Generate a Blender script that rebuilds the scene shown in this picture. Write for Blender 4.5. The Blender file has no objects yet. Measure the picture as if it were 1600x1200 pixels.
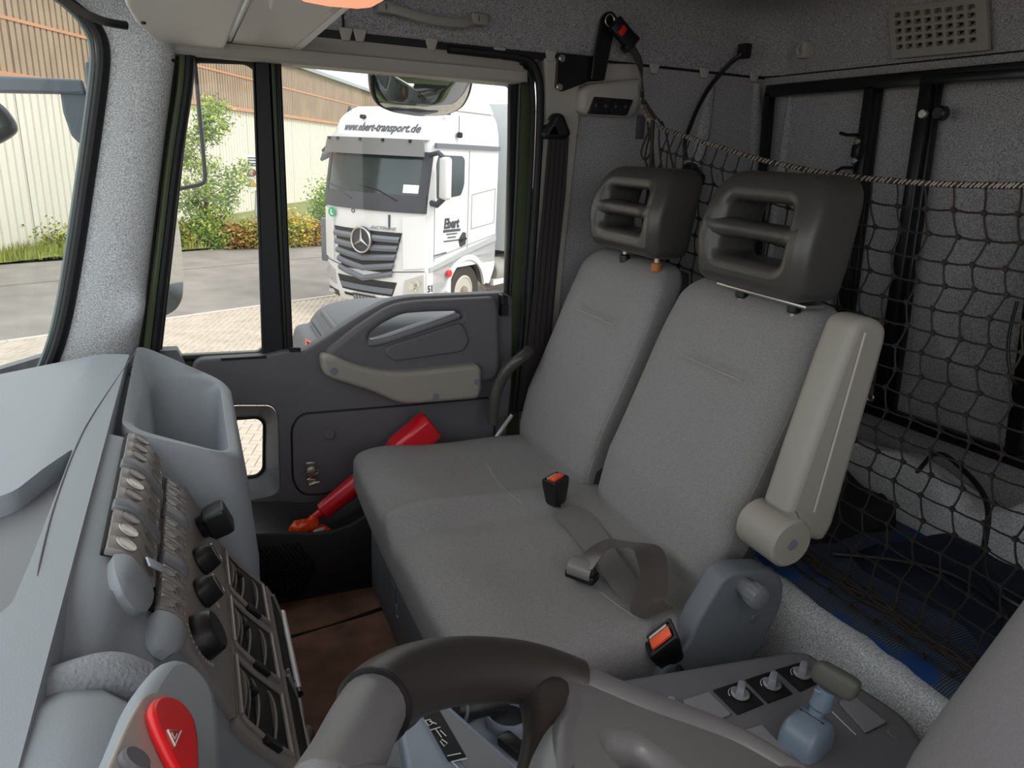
import bpy, bmesh, math, random
import numpy as np
from mathutils import Vector, Matrix, noise as mnoise
random.seed(7)
C = bpy.context.scene.collection
PI = math.pi
# ---------------------------------------------------------------- camera model (frame taken as 1600 x 1200)
FPX, CX, CY, HC = 1142.0, 800.0, 600.0, 1.3
def _n(v): v = np.array(v, float); return v/np.linalg.norm(v)
_eY = _n((290-CX, 215-CY, FPX)); _d = _n((626-CX, 4217-CY, FPX)); _d = _n(_d-_eY*(_d@_eY)); _eZ = -_d
_eX = np.cross(_eY, _eZ); _eX = _eX if _eX[0] > 0 else -_eX
RM = np.array([_eX, _eY, _eZ]); OC = np.array([0, 0, HC])
def ray(px, py): return RM@_n((px-CX, py-CY, FPX))
def W(px, py, X=None, Y=None, Z=None):
    """where the sight line through a pixel of the photograph meets a real plane of the cab"""
    r = ray(px, py)
    t = X/r[0] if X is not None else Y/r[1] if Y is not None else (Z-HC)/r[2]
    return OC+r*t
def WP(px, py, p, n):
    r = ray(px, py); return OC+r*(np.dot(np.array(p)-OC, n)/np.dot(r, n))
cam = bpy.data.cameras.new('camera'); cam.sensor_width = 36; cam.lens = FPX/1600*36; cam.clip_start = .02; cam.clip_end = 300
co = bpy.data.objects.new('camera', cam); C.objects.link(co)
_r, _u, _b = RM@[1, 0, 0], RM@[0, -1, 0], RM@[0, 0, -1]
co.matrix_world = Matrix(((_r[0], _u[0], _b[0], 0), (_r[1], _u[1], _b[1], 0), (_r[2], _u[2], _b[2], HC), (0, 0, 0, 1)))
bpy.context.scene.camera = co
# ---------------------------------------------------------------- sky, sun, exposure
vs = bpy.context.scene.view_settings
vs.view_transform = 'Standard'; vs.look = 'None'; vs.gamma = 1; vs.exposure = 0.8
try: vs.use_curve_mapping = False
except Exception: pass
bpy.context.scene.cycles.max_bounces = 10
bpy.context.scene.cycles.diffuse_bounces = 5
bpy.context.scene.cycles.glossy_bounces = 4
bpy.context.scene.cycles.transparent_max_bounces = 16
bpy.context.scene.cycles.caustics_reflective = False
bpy.context.scene.cycles.sample_clamp_indirect = 6
wo = bpy.data.worlds.new('sky'); bpy.context.scene.world = wo; wo.use_nodes = True
nt = wo.node_tree; bg = nt.nodes['Background']; bg.inputs[1].default_value = 1.15
tc = nt.nodes.new('ShaderNodeTexCoord'); nz = nt.nodes.new('ShaderNodeTexNoise'); nz.inputs['Scale'].default_value = 2.2; nz.inputs['Detail'].default_value = 4
cr = nt.nodes.new('ShaderNodeValToRGB')
cr.color_ramp.elements[0].position = .38; cr.color_ramp.elements[0].color = (.90, .94, 1.0, 1)
cr.color_ramp.elements[1].position = .62; cr.color_ramp.elements[1].color = (1.0, .985, .965, 1)
nt.links.new(tc.outputs['Generated'], nz.inputs['Vector']); nt.links.new(nz.outputs[0], cr.inputs[0]); nt.links.new(cr.outputs[0], bg.inputs[0])
sl = bpy.data.lights.new('sun', 'SUN'); sl.energy = 1.1; sl.angle = math.radians(14); sl.color = (1, .95, .88)
so = bpy.data.objects.new('sun', sl); C.objects.link(so)
so.rotation_euler = Vector((0.62, -0.75, 1.0)).to_track_quat('Z', 'Y').to_euler()

# ---------------------------------------------------------------- materials
def s2l(c):
    if isinstance(c, str): c = tuple(int(c[i:i+2], 16) for i in (0, 2, 4))
    f = lambda v: (v/255/12.92) if v/255 <= .04045 else ((v/255+.055)/1.055)**2.4
    return (f(c[0]), f(c[1]), f(c[2]), 1)
MATS = {}
def mat(name, col, rough=.5, metal=0, noise=None, bump=None, spec=.5, emit=None, wave=None, coat=0, alpha=None):
    """col sRGB; noise=(scale, amount) colour grain; bump=(scale, strength)"""
    if name in MATS: return MATS[name]
    m = bpy.data.materials.new(name); m.use_nodes = True; t = m.node_tree; b = t.nodes['Principled BSDF']
    c = s2l(col); b.inputs['Base Color'].default_value = c
    b.inputs['Roughness'].default_value = rough; b.inputs['Metallic'].default_value = metal
    b.inputs['Specular IOR Level'].default_value = spec; b.inputs['Coat Weight'].default_value = coat
    tcn = t.nodes.new('ShaderNodeTexCoord')
    if noise:
        nn = t.nodes.new('ShaderNodeTexNoise'); nn.inputs['Scale'].default_value = noise[0]; nn.inputs['Detail'].default_value = noise[2] if len(noise) > 2 else 2
        t.links.new(tcn.outputs['Object'], nn.inputs['Vector'])
        rp = t.nodes.new('ShaderNodeValToRGB'); a = noise[1]
        rp.color_ramp.elements[0].position = .3; rp.color_ramp.elements[1].position = .7
        rp.color_ramp.elements[0].color = tuple(v*(1-a) for v in c[:3])+(1,); rp.color_ramp.elements[1].color = tuple(min(1, v*(1+a)) for v in c[:3])+(1,)
        t.links.new(nn.outputs[0], rp.inputs[0]); t.links.new(rp.outputs[0], b.inputs['Base Color'])
    if bump:
        nb = t.nodes.new('ShaderNodeTexNoise'); nb.inputs['Scale'].default_value = bump[0]; nb.inputs['Detail'].default_value = 3
        t.links.new(tcn.outputs['Object'], nb.inputs['Vector'])
        bp = t.nodes.new('ShaderNodeBump'); bp.inputs['Strength'].default_value = bump[1]; bp.inputs['Distance'].default_value = bump[2] if len(bump) > 2 else .002
        t.links.new(nb.outputs[0], bp.inputs['Height']); t.links.new(bp.outputs[0], b.inputs['Normal'])
    if emit: b.inputs['Emission Color'].default_value = s2l(emit[0]); b.inputs['Emission Strength'].default_value = emit[1]
    MATS[name] = m; return m
def glass_mat(name, tint=(.96, .975, .965), fac=1.0):
    if name in MATS: return MATS[name]
    m = bpy.data.materials.new(name); m.use_nodes = True; t = m.node_tree; t.nodes.clear()
    o = t.nodes.new('ShaderNodeOutputMaterial'); mx = t.nodes.new('ShaderNodeMixShader'); tr = t.nodes.new('ShaderNodeBsdfTransparent'); gl = t.nodes.new('ShaderNodeBsdfGlossy')
    fr = t.nodes.new('ShaderNodeFresnel'); ge = t.nodes.new('ShaderNodeNewGeometry'); mr = t.nodes.new('ShaderNodeMapRange'); mr.inputs[3].default_value = 1.33; mr.inputs[4].default_value = 1/1.33; t.links.new(ge.outputs['Backfacing'], mr.inputs[0]); t.links.new(mr.outputs[0], fr.inputs[0]); tr.inputs[0].default_value = (*tint, 1); gl.inputs['Roughness'].default_value = .02
    t.links.new(fr.outputs[0], mx.inputs[0]); t.links.new(tr.outputs[0], mx.inputs[1]); t.links.new(gl.outputs[0], mx.inputs[2]); t.links.new(mx.outputs[0], o.inputs[0])
    MATS[name] = m; return m
M = {}
M['fabric'] = mat('speckled grey fleece lining', (158, 155, 157), .95, noise=(330, .5), bump=(420, .5, .002), spec=.1)
M['fabric_light'] = mat('light speckled fleece', (216, 217, 220), .95, noise=(330, .42), bump=(380, .4, .002), spec=.1)
M['dash'] = mat('blue grey moulded plastic', (152, 158, 164), .5, noise=(900, .05), bump=(700, .25, .0006), spec=.45)
M['dash_side'] = mat('mid grey moulded plastic', (118, 119, 123), .5, bump=(700, .25, .0006))
M['door'] = mat('charcoal door moulding', (102, 100, 104), .55, noise=(800, .06), bump=(700, .3, .0006), spec=.35)
M['taupe'] = mat('taupe moulding', (150, 146, 137), .55, bump=(700, .3, .0005))
M['beige'] = mat('warm light grey trim', (176, 171, 163), .6, bump=(600, .2, .0005))
M['visor'] = mat('pale headliner plastic', (226, 221, 214), .6, bump=(500, .2, .0005))
M['black'] = mat('black plastic', (24, 24, 26), .4)
M['satin'] = mat('black painted steel', (20, 20, 22), .28, spec=.5)
M['rubber'] = mat('black rubber', (22, 22, 25), .55, spec=.4)
M['green'] = mat('olive green paint', (88, 98, 70), .4)
M['seat'] = mat('charcoal woven seat cover', (143, 140, 140), .9, noise=(420, .17), bump=(500, .5, .001), spec=.15)
M['seat_dark'] = mat('dark vinyl seat side', (62, 62, 64), .6, bump=(600, .3, .0008))
M['vinyl'] = mat('soft black foam skin', (70, 68, 66), .33, bump=(900, .2, .0005), spec=.5)
M['thread'] = mat('pale thread', (170, 165, 158), .8)
M['steel'] = mat('bright zinc steel', (190, 188, 184), .3, metal=.9)
M['steel_grey'] = mat('pale grey steel', (200, 200, 198), .45, metal=.3)
M['orange'] = mat('orange release button', (255, 96, 52), .45)
M['red'] = mat('red plastic', (214, 20, 38), .3, coat=.3)
M['glass'] = glass_mat('clear glass')
M['mirror'] = mat('mirror silver', (225, 228, 228), .02, metal=1)

# ---------------------------------------------------------------- mesh builders (all in world metres)
class MB:
    def __init__(s): s.v = []; s.f = []
    def add(s, v, f): k = len(s.v); s.v += [tuple(float(a) for a in p) for p in v]; s.f += [tuple(i+k for i in q) for q in f]; return s
    def box(s, x0, x1, y0, y1, z0, z1):
        v = [(x, y, z) for x in (x0, x1) for y in (y0, y1) for z in (z0, z1)]
        return s.add(v, [(0, 1, 3, 2), (4, 6, 7, 5), (0, 4, 5, 1), (2, 3, 7, 6), (0, 2, 6, 4), (1, 5, 7, 3)])
    def obox(s, c, ax, ay, az, hx, hy, hz):
        c = np.array(c, float); ax, ay, az = _n(ax), _n(ay), _n(az)
        v = [c+ax*i*hx+ay*j*hy+az*k*hz for i in (-1, 1) for j in (-1, 1) for k in (-1, 1)]
        return s.add(v, [(0, 1, 3, 2), (4, 6, 7, 5), (0, 4, 5, 1), (2, 3, 7, 6), (0, 2, 6, 4), (1, 5, 7, 3)])
    def loft(s, rings, cap=True, closed=True):
        n = len(rings[0]); v = [p for r in rings for p in r]; f = []
        for i in range(len(rings)-1):
            for j in range(n if closed else n-1):
                k = (j+1) % n; f.append((i*n+j, i*n+k, (i+1)*n+k, (i+1)*n+j))
        if cap: f.append(tuple(range(n))[::-1]); f.append(tuple((len(rings)-1)*n+j for j in range(n)))
        return s.add(v, f)
    def tube(s, pts, r, n=8, cap=True):
        pts = [np.array(p, float) for p in pts]; rings = []; up = np.array([.13, .21, .97])
        rr = r if hasattr(r, '__len__') else [r]*len(pts)
        prev = None
        for i, p in enumerate(pts):
            t = _n(pts[min(i+1, len(pts)-1)]-pts[max(i-1, 0)])
            if prev is None:
                a = np.cross(t, up); a = _n(a) if np.linalg.norm(a) > .1 else _n(np.cross(t, [1, 0, 0]))
            else: a = _n(prev-t*(prev@t))
            prev = a; b = np.cross(t, a)
            rings.append([p+(a*math.cos(2*PI*k/n)+b*math.sin(2*PI*k/n))*rr[i] for k in range(n)])
        return s.loft(rings, cap)
    def cyl(s, p0, p1, r, n=20, r1=None, bev=0):
        p0, p1 = np.array(p0, float), np.array(p1, float); r1 = r if r1 is None else r1
        if bev:
            d = _n(p1-p0); return s.tubeR([p0, p0+d*bev, p1-d*bev, p1], [r-bev, r, r1, r1-bev], n, _n(p1-p0))
        return s.tubeR([p0, p1], [r, r1], n, _n(p1-p0))
    def tubeR(s, pts, rs, n, d):
        a = np.cross(d, [.13, .21, .97]); a = _n(a) if np.linalg.norm(a) > .1 else _n(np.cross(d, [1, 0, 0])); b = np.cross(d, a)
        return s.loft([[np.array(p)+(a*math.cos(2*PI*k/n)+b*math.sin(2*PI*k/n))*r for k in range(n)] for p, r in zip(pts, rs)])
    def grid(s, P, nu, nv):
        v = [P(i/nu, j/nv) for i in range(nu+1) for j in range(nv+1)]
        return s.add(v, [(i*(nv+1)+j, (i+1)*(nv+1)+j, (i+1)*(nv+1)+j+1, i*(nv+1)+j+1) for i in range(nu) for j in range(nv)])
    def plate(s, outl, org, ux, uy, nn, thick, bev=0., warp=None):
        """filled outline (first) with holes (others) given in plane coordinates, extruded from org along nn"""
        if np.isscalar(outl[0][0]): outl = [outl]
        cu = bpy.data.curves.new('t', 'CURVE'); cu.dimensions = '2D'; cu.fill_mode = 'BOTH'; bev = min(bev, thick*.49)
        cu.extrude = max(thick/2-bev, 1e-5); cu.bevel_depth = bev; cu.bevel_resolution = 1 if bev < .006 else 3; cu.offset = -bev
        for p in outl:
            q = cu.splines.new('POLY'); q.points.add(len(p)-1); q.use_cyclic_u = True
            for i, a in enumerate(p): q.points[i].co = (a[0], a[1], 0, 1)
        o = bpy.data.objects.new('t', cu); me = bpy.data.meshes.new_from_object(o)
        org, ux, uy, nn = (np.array(a, float) for a in (org, ux, uy, nn))
        v = []
        for w in me.vertices:
            x, y, z = w.co
            p = org+ux*x+uy*y+nn*(z+thick/2)
            v.append(warp(x, y, z+thick/2, p) if warp else p)
        s.add(v, [tuple(pl.vertices) for pl in me.polygons])
        bpy.data.objects.remove(o); bpy.data.curves.remove(cu); bpy.data.meshes.remove(me)
        return s
def text_mb(body, size, org, ux, uy, nn, thick=.001, shear=0, align='LEFT', bold=0):
    cu = bpy.data.curves.new('t', 'FONT'); cu.body = body; cu.size = size; cu.extrude = thick/2; cu.shear = shear; cu.align_x = align; cu.offset = bold
    cu.resolution_u = 2
    o = bpy.data.objects.new('t', cu); me = bpy.data.meshes.new_from_object(o)
    org, ux, uy, nn = (np.array(a, float) for a in (org, ux, uy, nn)); m = MB()
    m.add([org+ux*v.co.x+uy*v.co.y+nn*v.co.z for v in me.vertices], [tuple(p.vertices) for p in me.polygons])
    bpy.data.objects.remove(o); bpy.data.curves.remove(cu); bpy.data.meshes.remove(me)
    return m
def rpoly(pts, r, n=5):
    """round the corners of a 2D polygon"""
    out = []; N = len(pts); rr = r if hasattr(r, '__len__') else [r]*N
    for i in range(N):
        p, a, b = np.array(pts[i], float), np.array(pts[i-1], float), np.array(pts[(i+1) % N], float)
        la, lb = np.linalg.norm(a-p), np.linalg.norm(b-p); k = min(rr[i], la*.48, lb*.48)
        if k < 1e-6: out.append(tuple(p)); continue
        A, B = p+(a-p)/la*k, p+(b-p)/lb*k
        for j in range(n+1):
            t = j/n; out.append(tuple(A*(1-t)**2+p*2*t*(1-t)+B*t*t))
    return out
def circ2(cx, cy, r, n=20): return [(cx+r*math.cos(2*PI*k/n), cy+r*math.sin(2*PI*k/n)) for k in range(n)]
def smooth_path(pts, n=6):
    pts = [np.array(p, float) for p in pts]; out = []
    for i in range(len(pts)-1):
        p0, p1, p2, p3 = pts[max(i-1, 0)], pts[i], pts[i+1], pts[min(i+2, len(pts)-1)]
        for j in range(n):
            t = j/n; out.append(.5*((2*p1)+(-p0+p2)*t+(2*p0-5*p1+4*p2-p3)*t*t+(-p0+3*p1-3*p2+p3)*t**3))
    out.append(pts[-1]); return out
def setp(o, label=None, cat=None, group=None, kind=None):
    for k, v in (('label', label), ('category', cat), ('group', group), ('kind', kind)):
        if v: o[k] = v
    return o
def rootloc(p):
    l = Vector((0, 0, 0))
    while p is not None: l = l+p.location; p = p.parent
    return l
def obj(name, mb, m, parent=None, label=None, cat=None, group=None, kind=None, smooth=35, bev=0, bseg=2, keep=False):
    """one mesh object; vertices are given in world coordinates"""
    me = bpy.data.meshes.new(name); v = np.array(mb.v)
    if parent is None:
        loc = Vector(((v[:, 0].min()+v[:, 0].max())/2, (v[:, 1].min()+v[:, 1].max())/2, v[:, 2].min())) if not keep else Vector((0, 0, 0))
        base = loc
    else: loc = Vector((0, 0, 0)); base = rootloc(parent)
    me.from_pydata([tuple(Vector(p)-base) for p in mb.v], [], mb.f)
    bm = bmesh.new(); bm.from_mesh(me)
    if bev:
        bmesh.ops.remove_doubles(bm, verts=bm.verts, dist=1e-5)
    bmesh.ops.recalc_face_normals(bm, faces=bm.faces)
    if bev:
        ed = [e for e in bm.edges if len(e.link_faces) == 2 and e.calc_face_angle(0) > .5]
        bmesh.ops.bevel(bm, geom=ed, offset=bev, segments=bseg, profile=.5, affect='EDGES', clamp_overlap=True)
    bm.to_mesh(me); bm.free()
    if smooth:
        me.polygons.foreach_set('use_smooth', [True]*len(me.polygons)); me.set_sharp_from_angle(angle=math.radians(smooth))
    me.materials.append(M[m] if isinstance(m, str) else m)
    o = bpy.data.objects.new(name, me); C.objects.link(o); o.location = loc; o.parent = parent
    return setp(o, label, cat, group, kind)
def empty(name, loc, label=None, cat=None, group=None, kind=None):
    o = bpy.data.objects.new(name, None); o.empty_display_size = .05; C.objects.link(o); o.location = Vector([float(a) for a in loc]); return setp(o, label, cat, group, kind)
def copy_tree(o, parent=None):
    c = o.copy(); C.objects.link(c); c.parent = parent
    for ch in [x for x in o.children]: copy_tree(ch, c)
    return c
D, RX, ZC = 1.9, 1.62, 1.553       # door plane, rear wall plane, seam height of the headliner
XV, YV, ZV = (1, 0, 0), (0, 1, 0), (0, 0, 1)
def dp(pts, Y=D):                   # outline on a plane parallel to the door -> (x, z)
    return [(W(a, b, Y=Y)[0], W(a, b, Y=Y)[2]) for a, b in pts]
def ypl(mb, outl, Y, thick, bev=0, warp=None):   # plate parallel to the door, growing toward +Y
    return mb.plate(outl, (0, Y, 0), XV, ZV, YV, thick, bev, warp)
def xpl(mb, outl, X, thick, bev=0, warp=None):   # plate parallel to the rear wall, outline in (y, z), growing toward +X
    return mb.plate(outl, (X, 0, 0), YV, ZV, XV, thick, bev, warp)
def zpl(mb, outl, Z, thick, bev=0, warp=None):   # horizontal plate, outline in (x, y)
    return mb.plate(outl, (0, 0, Z), XV, YV, ZV, thick, bev, warp)
def wsx(y, z): return -.155-(1.51-z)*.2466-.36*(1-min(1, abs(y)/1.86)**4)      # the curved windscreen: x at (y, z)
def ws(px, py):
    r = ray(px, py); a, b = .3, 3.2
    f = lambda t: (lambda p: p[0]-wsx(p[1], p[2]))(OC+r*t)
    best = None
    for k in range(290):
        t = a+(b-a)*k/289
        if f(t) < 0: best = t; break
    if best is None or OC[1]+r[1]*best > 1.84: best = 1.84/max(r[1], .05)
    return OC+r*best

from mathutils.bvhtree import BVHTree
_bv = {}
def hit(o, px, py, lift=.0006):
    """point of an already built object's surface that a sight line of the photograph meets"""
    if o.name not in _bv:
        off = rootloc(o); _bv[o.name] = BVHTree.FromPolygons([v.co+off for v in o.data.vertices], [tuple(p.vertices) for p in o.data.polygons])
    r = ray(px, py); l, n, i, d = _bv[o.name].ray_cast(Vector(OC), Vector(r)); 
    return np.array(l)-r*lift
# ================================================================ the cab shell
# floor with a brown rubber mat
m = MB().box(-.6, 1.02, -.45, 2.0, .06, .11); obj('floor', m, mat('dark cab floor', (60, 56, 54), .9), kind='structure')
m = MB(); zpl(m, rpoly([(-.1, .55), (.42, .55), (.44, 1.78), (-.1, 1.78)], .05), .11, .012, .004)
mtt = obj('floor_mat', m, mat('brown rubber mat', (150, 112, 92), .8, noise=(14, .35, 5), bump=(300, .4)), label='brown rubber mat in the passenger footwell', cat='floor mat')
m = MB().tube([(x, 1.60+.16*(x), .124+.004*math.sin(x*20)) for x in np.linspace(.02, .42, 9)], .004, 6); obj('mat_edge', m, 'rubber', mtt)
# rear shelf behind the seats
m = MB(); prof = [(1.00, .11), (1.00, .43), (1.02, .50), (1.05, .505), (1.66, .505), (1.66, .11)]
m.loft([[(x, y, z) for x, z in prof] for y in (-.35, 2.0)]); obj('trim_1', m, 'fabric_light', kind='structure', smooth=20, bev=.008)
# rear wall, lined with fleece: flat sheet, raised frame of the embossed field
def emb(x, y, z, p):
    return p
m = MB()
gy0, gy1, gz0, gz1 = W(1486, 400, X=RX)[1], .2, .86, 1.42
def rearw(u, v):
    y = -.35+u*2.35; z = .45+v*(ZC-.45)
    dx, dz = max(gy1-y, y-gy0), max(gz0-z, z-gz1)
    r = .12; d = math.hypot(max(dx+r, 0), max(dz+r, 0))-r if max(dx, dz) > -r else max(dx, dz)
    return (RX+.014/(1+math.exp(d/.006))-.006*math.exp(-(d/.012)**2), y, z)
m.grid(rearw, 150, 90); obj('wall_rear', m, 'fabric', kind='structure', smooth=60)
# side wall behind the door pillar, and its rounded ribs
m = MB().box(.90, RX+.05, D, D+.06, .45, ZC+.02); m.box(.66, .92, D+.06, D+.10, .05, .80); obj('wall_right', m, 'fabric', kind='structure', keep=True)
wr = bpy.data.objects['wall_right']
def rib(p0, p1, r): return MB().tube([np.array(p0)*(1-t)+np.array(p1)*t for t in np.linspace(0, 1, 5)], [r*.5, r, r, r, r*.5], 14)
a, b = W(1112, 130, Y=D+.004), W(1062, 400, Y=D+.004); obj('lining_rib', rib(a, b, .022), 'fabric', wr)
a, b = W(1182, 130, Y=D), W(1178, 330, Y=D); obj('lining_rib', rib(a, b, .02), 'fabric', wr)
wrr = bpy.data.objects['wall_rear']
for px in (1237, 1350): a = W(px, 150, X=RX+.006); obj('lining_rib', rib((a[0], a[1], ZC-.03), (a[0], a[1]-.02, .75), .018), 'fabric', wrr)
# headliner: nearly upright band above the doors, rounding into the roof
def head_ring(x, xin):  # one cross section in (y, z)
    pass
prof = [(0, ZC), (.004, ZC+.01), (.006, ZC+.06), (.012, ZC+.11), (.03, ZC+.145), (.06, ZC+.165), (.11, ZC+.175)]
m = MB(); rings = []
for off, z in prof:
    k = off; r = .10+off*.3
    pts = []
    xc, yc = RX-k-.0-r, D-k-r
    pts += [(x, D-k) for x in np.linspace(-.15, xc, 8)]
    pts += [(xc+r*math.sin(t), yc+r*math.cos(t)) for t in np.linspace(.15, PI/2-.05, 7)]
    pts += [(RX-k, y) for y in np.linspace(yc, -.3, 12)]
    rings.append([(x, y, z) for x, y in pts])
rings.append([(p[0]*.9, p[1]*.9, ZC+.18) for p in rings[-1]])
m.loft(rings, cap=False, closed=False)
m.add([(-.15, -.3, ZC+.18), (RX, -.3, ZC+.18), (RX, D-.1, ZC+.18), (-.15, D-.1, ZC+.18)], [(0, 1, 2, 3)])
m.add([(-.36, -.3, ZC+.185), (RX, -.3, ZC+.185), (RX+.05, D+.1, ZC+.185), (-.36, D+.1, ZC+.185)], [(0, 1, 2, 3)])
m.box(-.14, RX+.10, D+.06, D+.12, ZC-.03, ZC+.19).box(RX+.04, RX+.10, -.44, D+.12, ZC-.03, ZC+.19)  # outer skirt boxes added to block sky light leaking in at the corner
ceil = obj('ceiling', m, 'fabric', kind='structure', smooth=60, keep=True)
a = W(536, 40, Y=D); m = MB().tube([(a[0], D-.004, ZC), (a[0]-.005, D-.012, ZC+.10), (a[0]-.01, D-.03, ZC+.14)], .003, 6); obj('headliner_seam', m, 'rubber', ceil)
m = MB().box(-.2, .93, D-.004, D+.05, ZC-.016, ZC+.002).box(.93, RX, D-.001, D+.05, ZC-.006, ZC+.001).box(RX-.001, RX+.03, -.3, D, ZC-.003, ZC+.001); obj('trim_2', m, 'rubber', kind='structure')
t2 = bpy.data.objects['trim_2']
for px, py in ((540, 52), (562, 54), (674, 68), (780, 82), (860, 86), (1022, 106), (1100, 113), (1178, 119)):
    c = W(px, py, Y=D-.01); m = MB(); ypl(m, rpoly([(c[0]-.017, c[2]+.012), (c[0]+.017, c[2]+.012), (c[0]+.009, c[2]-.016), (c[0]-.009, c[2]-.016)], .004, 2), D-.016, .01, .003); obj('clip', m, 'beige', t2)
# beige header over the door, in two facets
zl, zm, zt = W(620, 115, Y=D)[2], W(620, 93, Y=D)[2], ZC-.014
xe = W(822, 110, Y=D)[0]
m = MB(); rings = []
for x in list(np.linspace(-.13, xe-.03, 8))+[xe-.012, xe]:
    k = 0 if x < xe-.02 else (.006 if x < xe-.005 else .02)
    rings.append([(x, D+.05, zl+k), (x, D-.012+k*.3, zl+k), (x, D-.018+k*.3, zl+.006), (x, D-.018+k*.5, zm-.002), (x, D-.012, zm), (x, D-.016+k*.5, zm+.003), (x, D-.002+k, zt-k), (x, D+.05, zt-k)])
m.loft(rings); obj('trim_3', m, 'beige', kind='structure', smooth=25)
# pillar behind the door: beige sheet, curved door seal in front of it
def dpoly(pts, r=0, n=5, Y=D): return rpoly(dp(pts, Y), r, n)
m = MB(); ypl(m, dpoly([(848, 90), (905, 92), (903, 190), (880, 400), (862, 620), (826, 680), (822, 560), (836, 330), (850, 200)], .01), D-.012, .05, .008); obj('trim_4', m, 'beige', kind='structure')
path = [W(a, b, Y=D-.012) for a, b in ((700, 76), (770, 84), (815, 91), (834, 104), (843, 135), (843, 200), (838, 300), (830, 420), (822, 540), (812, 640))]
m = MB().tube(smooth_path(path), .011, 10); ds = obj('trim_5', m, 'rubber', kind='structure')
path = [np.array(p)+(-.014, .012, -.012) for p in path[2:]]
obj('seal_lip', MB().tube(smooth_path(path), .007, 8), 'rubber', ds)

# ================================================================ right door
door = empty('door_1', (.35, D, .5), kind='structure')
ws_open = [(440, 96), (816, 128), (798, 470), (800, 470), (780, 600), (560, 600), (470, 600), (462, 556)]
# inner moulding with the hole above the pull bar and the low window
outer = [(300, 563), (420, 556), (446, 548), (470, 552), (500, 534), (560, 494), (606, 470), (640, 464), (790, 458), (802, 464), (800, 600), (790, 700), (760, 900), (330, 900), (300, 700)]
hole1 = [(572, 522), (590, 505), (625, 488), (665, 485), (712, 484), (719, 492), (655, 510), (598, 530), (580, 535)]
hole2 = [(352, 634), (425, 634), (434, 650), (437, 765), (425, 775), (352, 790)]
m = MB(); ypl(m, [dpoly(outer, [.03, .03, .02, .02, .05, .06, .06, .05, .02, .02, .02, .02, .02, .02, .02]), dpoly(hole1, .02), dpoly(hole2, .03)], D, .045, .006)
obj('door_panel', m, 'door', door)
# raised grip field: ledge, bar and rear edge
ra = dpoly([(506, 545), (560, 503), (608, 474), (642, 468), (770, 462), (775, 480), (778, 575), (768, 592), (640, 600), (540, 585), (508, 566)], [.02, .05, .05, .04, .03, .01, .03, .03, .05, .05, .02])
m = MB(); ypl(m, [ra, dpoly(hole1, .02)], D-.028, .04, .014); obj('grip_surround', m, 'door', door, smooth=50)
a = [(592, 533), (725, 492), (728, 520), (700, 548), (600, 566), (585, 548)]
lp = [W(p[0], p[1], Y=D-.03) for p in ((575, 536), (598, 533), (655, 514), (716, 493))]
m = MB().tube(smooth_path(lp), .009, 10); obj('pull_ledge', m, 'dash_side', door)
m = MB(); ypl(m, dpoly([(600, 536), (716, 499), (728, 528), (718, 545), (610, 560), (596, 548)], .02), D-.036, .014, .006); obj('ledge_face', m, 'door', door, smooth=50)
# taupe arm bar
ab = dp([(503, 558), (520, 557), (560, 572), (600, 581), (640, 582), (700, 576), (748, 570), (754, 578), (753, 612), (748, 624), (690, 629), (640, 633), (620, 630), (580, 612), (520, 594), (505, 585)], D-.06)
arm = obj('arm_bar', ypl(MB(), rpoly(ab, .02), D-.06, .06, .012), 'taupe', door, smooth=50, label='taupe moulded arm bar')
for px, py in ((521, 580), (681, 620), (746, 597)):
    c = W(px, py, Y=D-.062); obj('screw_cap', MB().cyl((c[0], D-.064, c[2]), (c[0], D-.055, c[2]), .009, 18, bev=.001), 'dash_side', arm)
c = W(788, 570, Y=D-.004); obj('screw_cap', MB().cyl((c[0], D-.004, c[2]), (c[0], D+.002, c[2]), .009, 18, bev=.001), 'dash_side', door)
# storage flap with a dark tube for its shaded gap, button and over-centre latch
fl = dp([(456, 668), (470, 648), (640, 634), (764, 622), (772, 640), (772, 800), (640, 780), (560, 757), (500, 773), (470, 772), (458, 750)], D-.006)
fl = rpoly(fl, [.02, .03, .01, .01, .01, .01, .02, .02, .03, .03, .02])
flap = obj('storage_flap', ypl(MB(), fl, D-.006, .01, .003), 'door', door)
obj('flap_edge', MB().tube([(x, D-.003, z) for x, z in fl+fl[:1]], .0035, 6), 'rubber', flap)
c = W(515, 679, Y=D-.008); obj('push_button', MB().cyl((c[0], D-.012, c[2]), (c[0], D, c[2]), .0145, 24, bev=.002), 'door', flap)
c = W(485, 738, Y=D-.015)
m = MB().obox(c+(.000, 0, .022), XV, YV, ZV, .013, .006, .010).obox(c+(0, -.004, .003), (1, 0, .12), YV, ZV, .011, .008, .012).obox(c+(.003, -.002, -.024), XV, YV, ZV, .012, .005, .007)
latch = obj('latch', m, 'steel', flap, bev=.002, label='bright steel toggle latch')
obj('latch_wire', MB().tube([c+(-.020, -.006, -.002), c+(-.013, -.012, .005), c+(.02, -.012, .010), c+(.02, -.006, .0), c+(-.010, -.008, -.018)], .0022, 6), 'steel', latch)
obj('latch_pin', MB().cyl(c+(-.006, -.008, -.034), c+(.022, -.008, -.028), .0035, 8), 'steel', latch)
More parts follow.
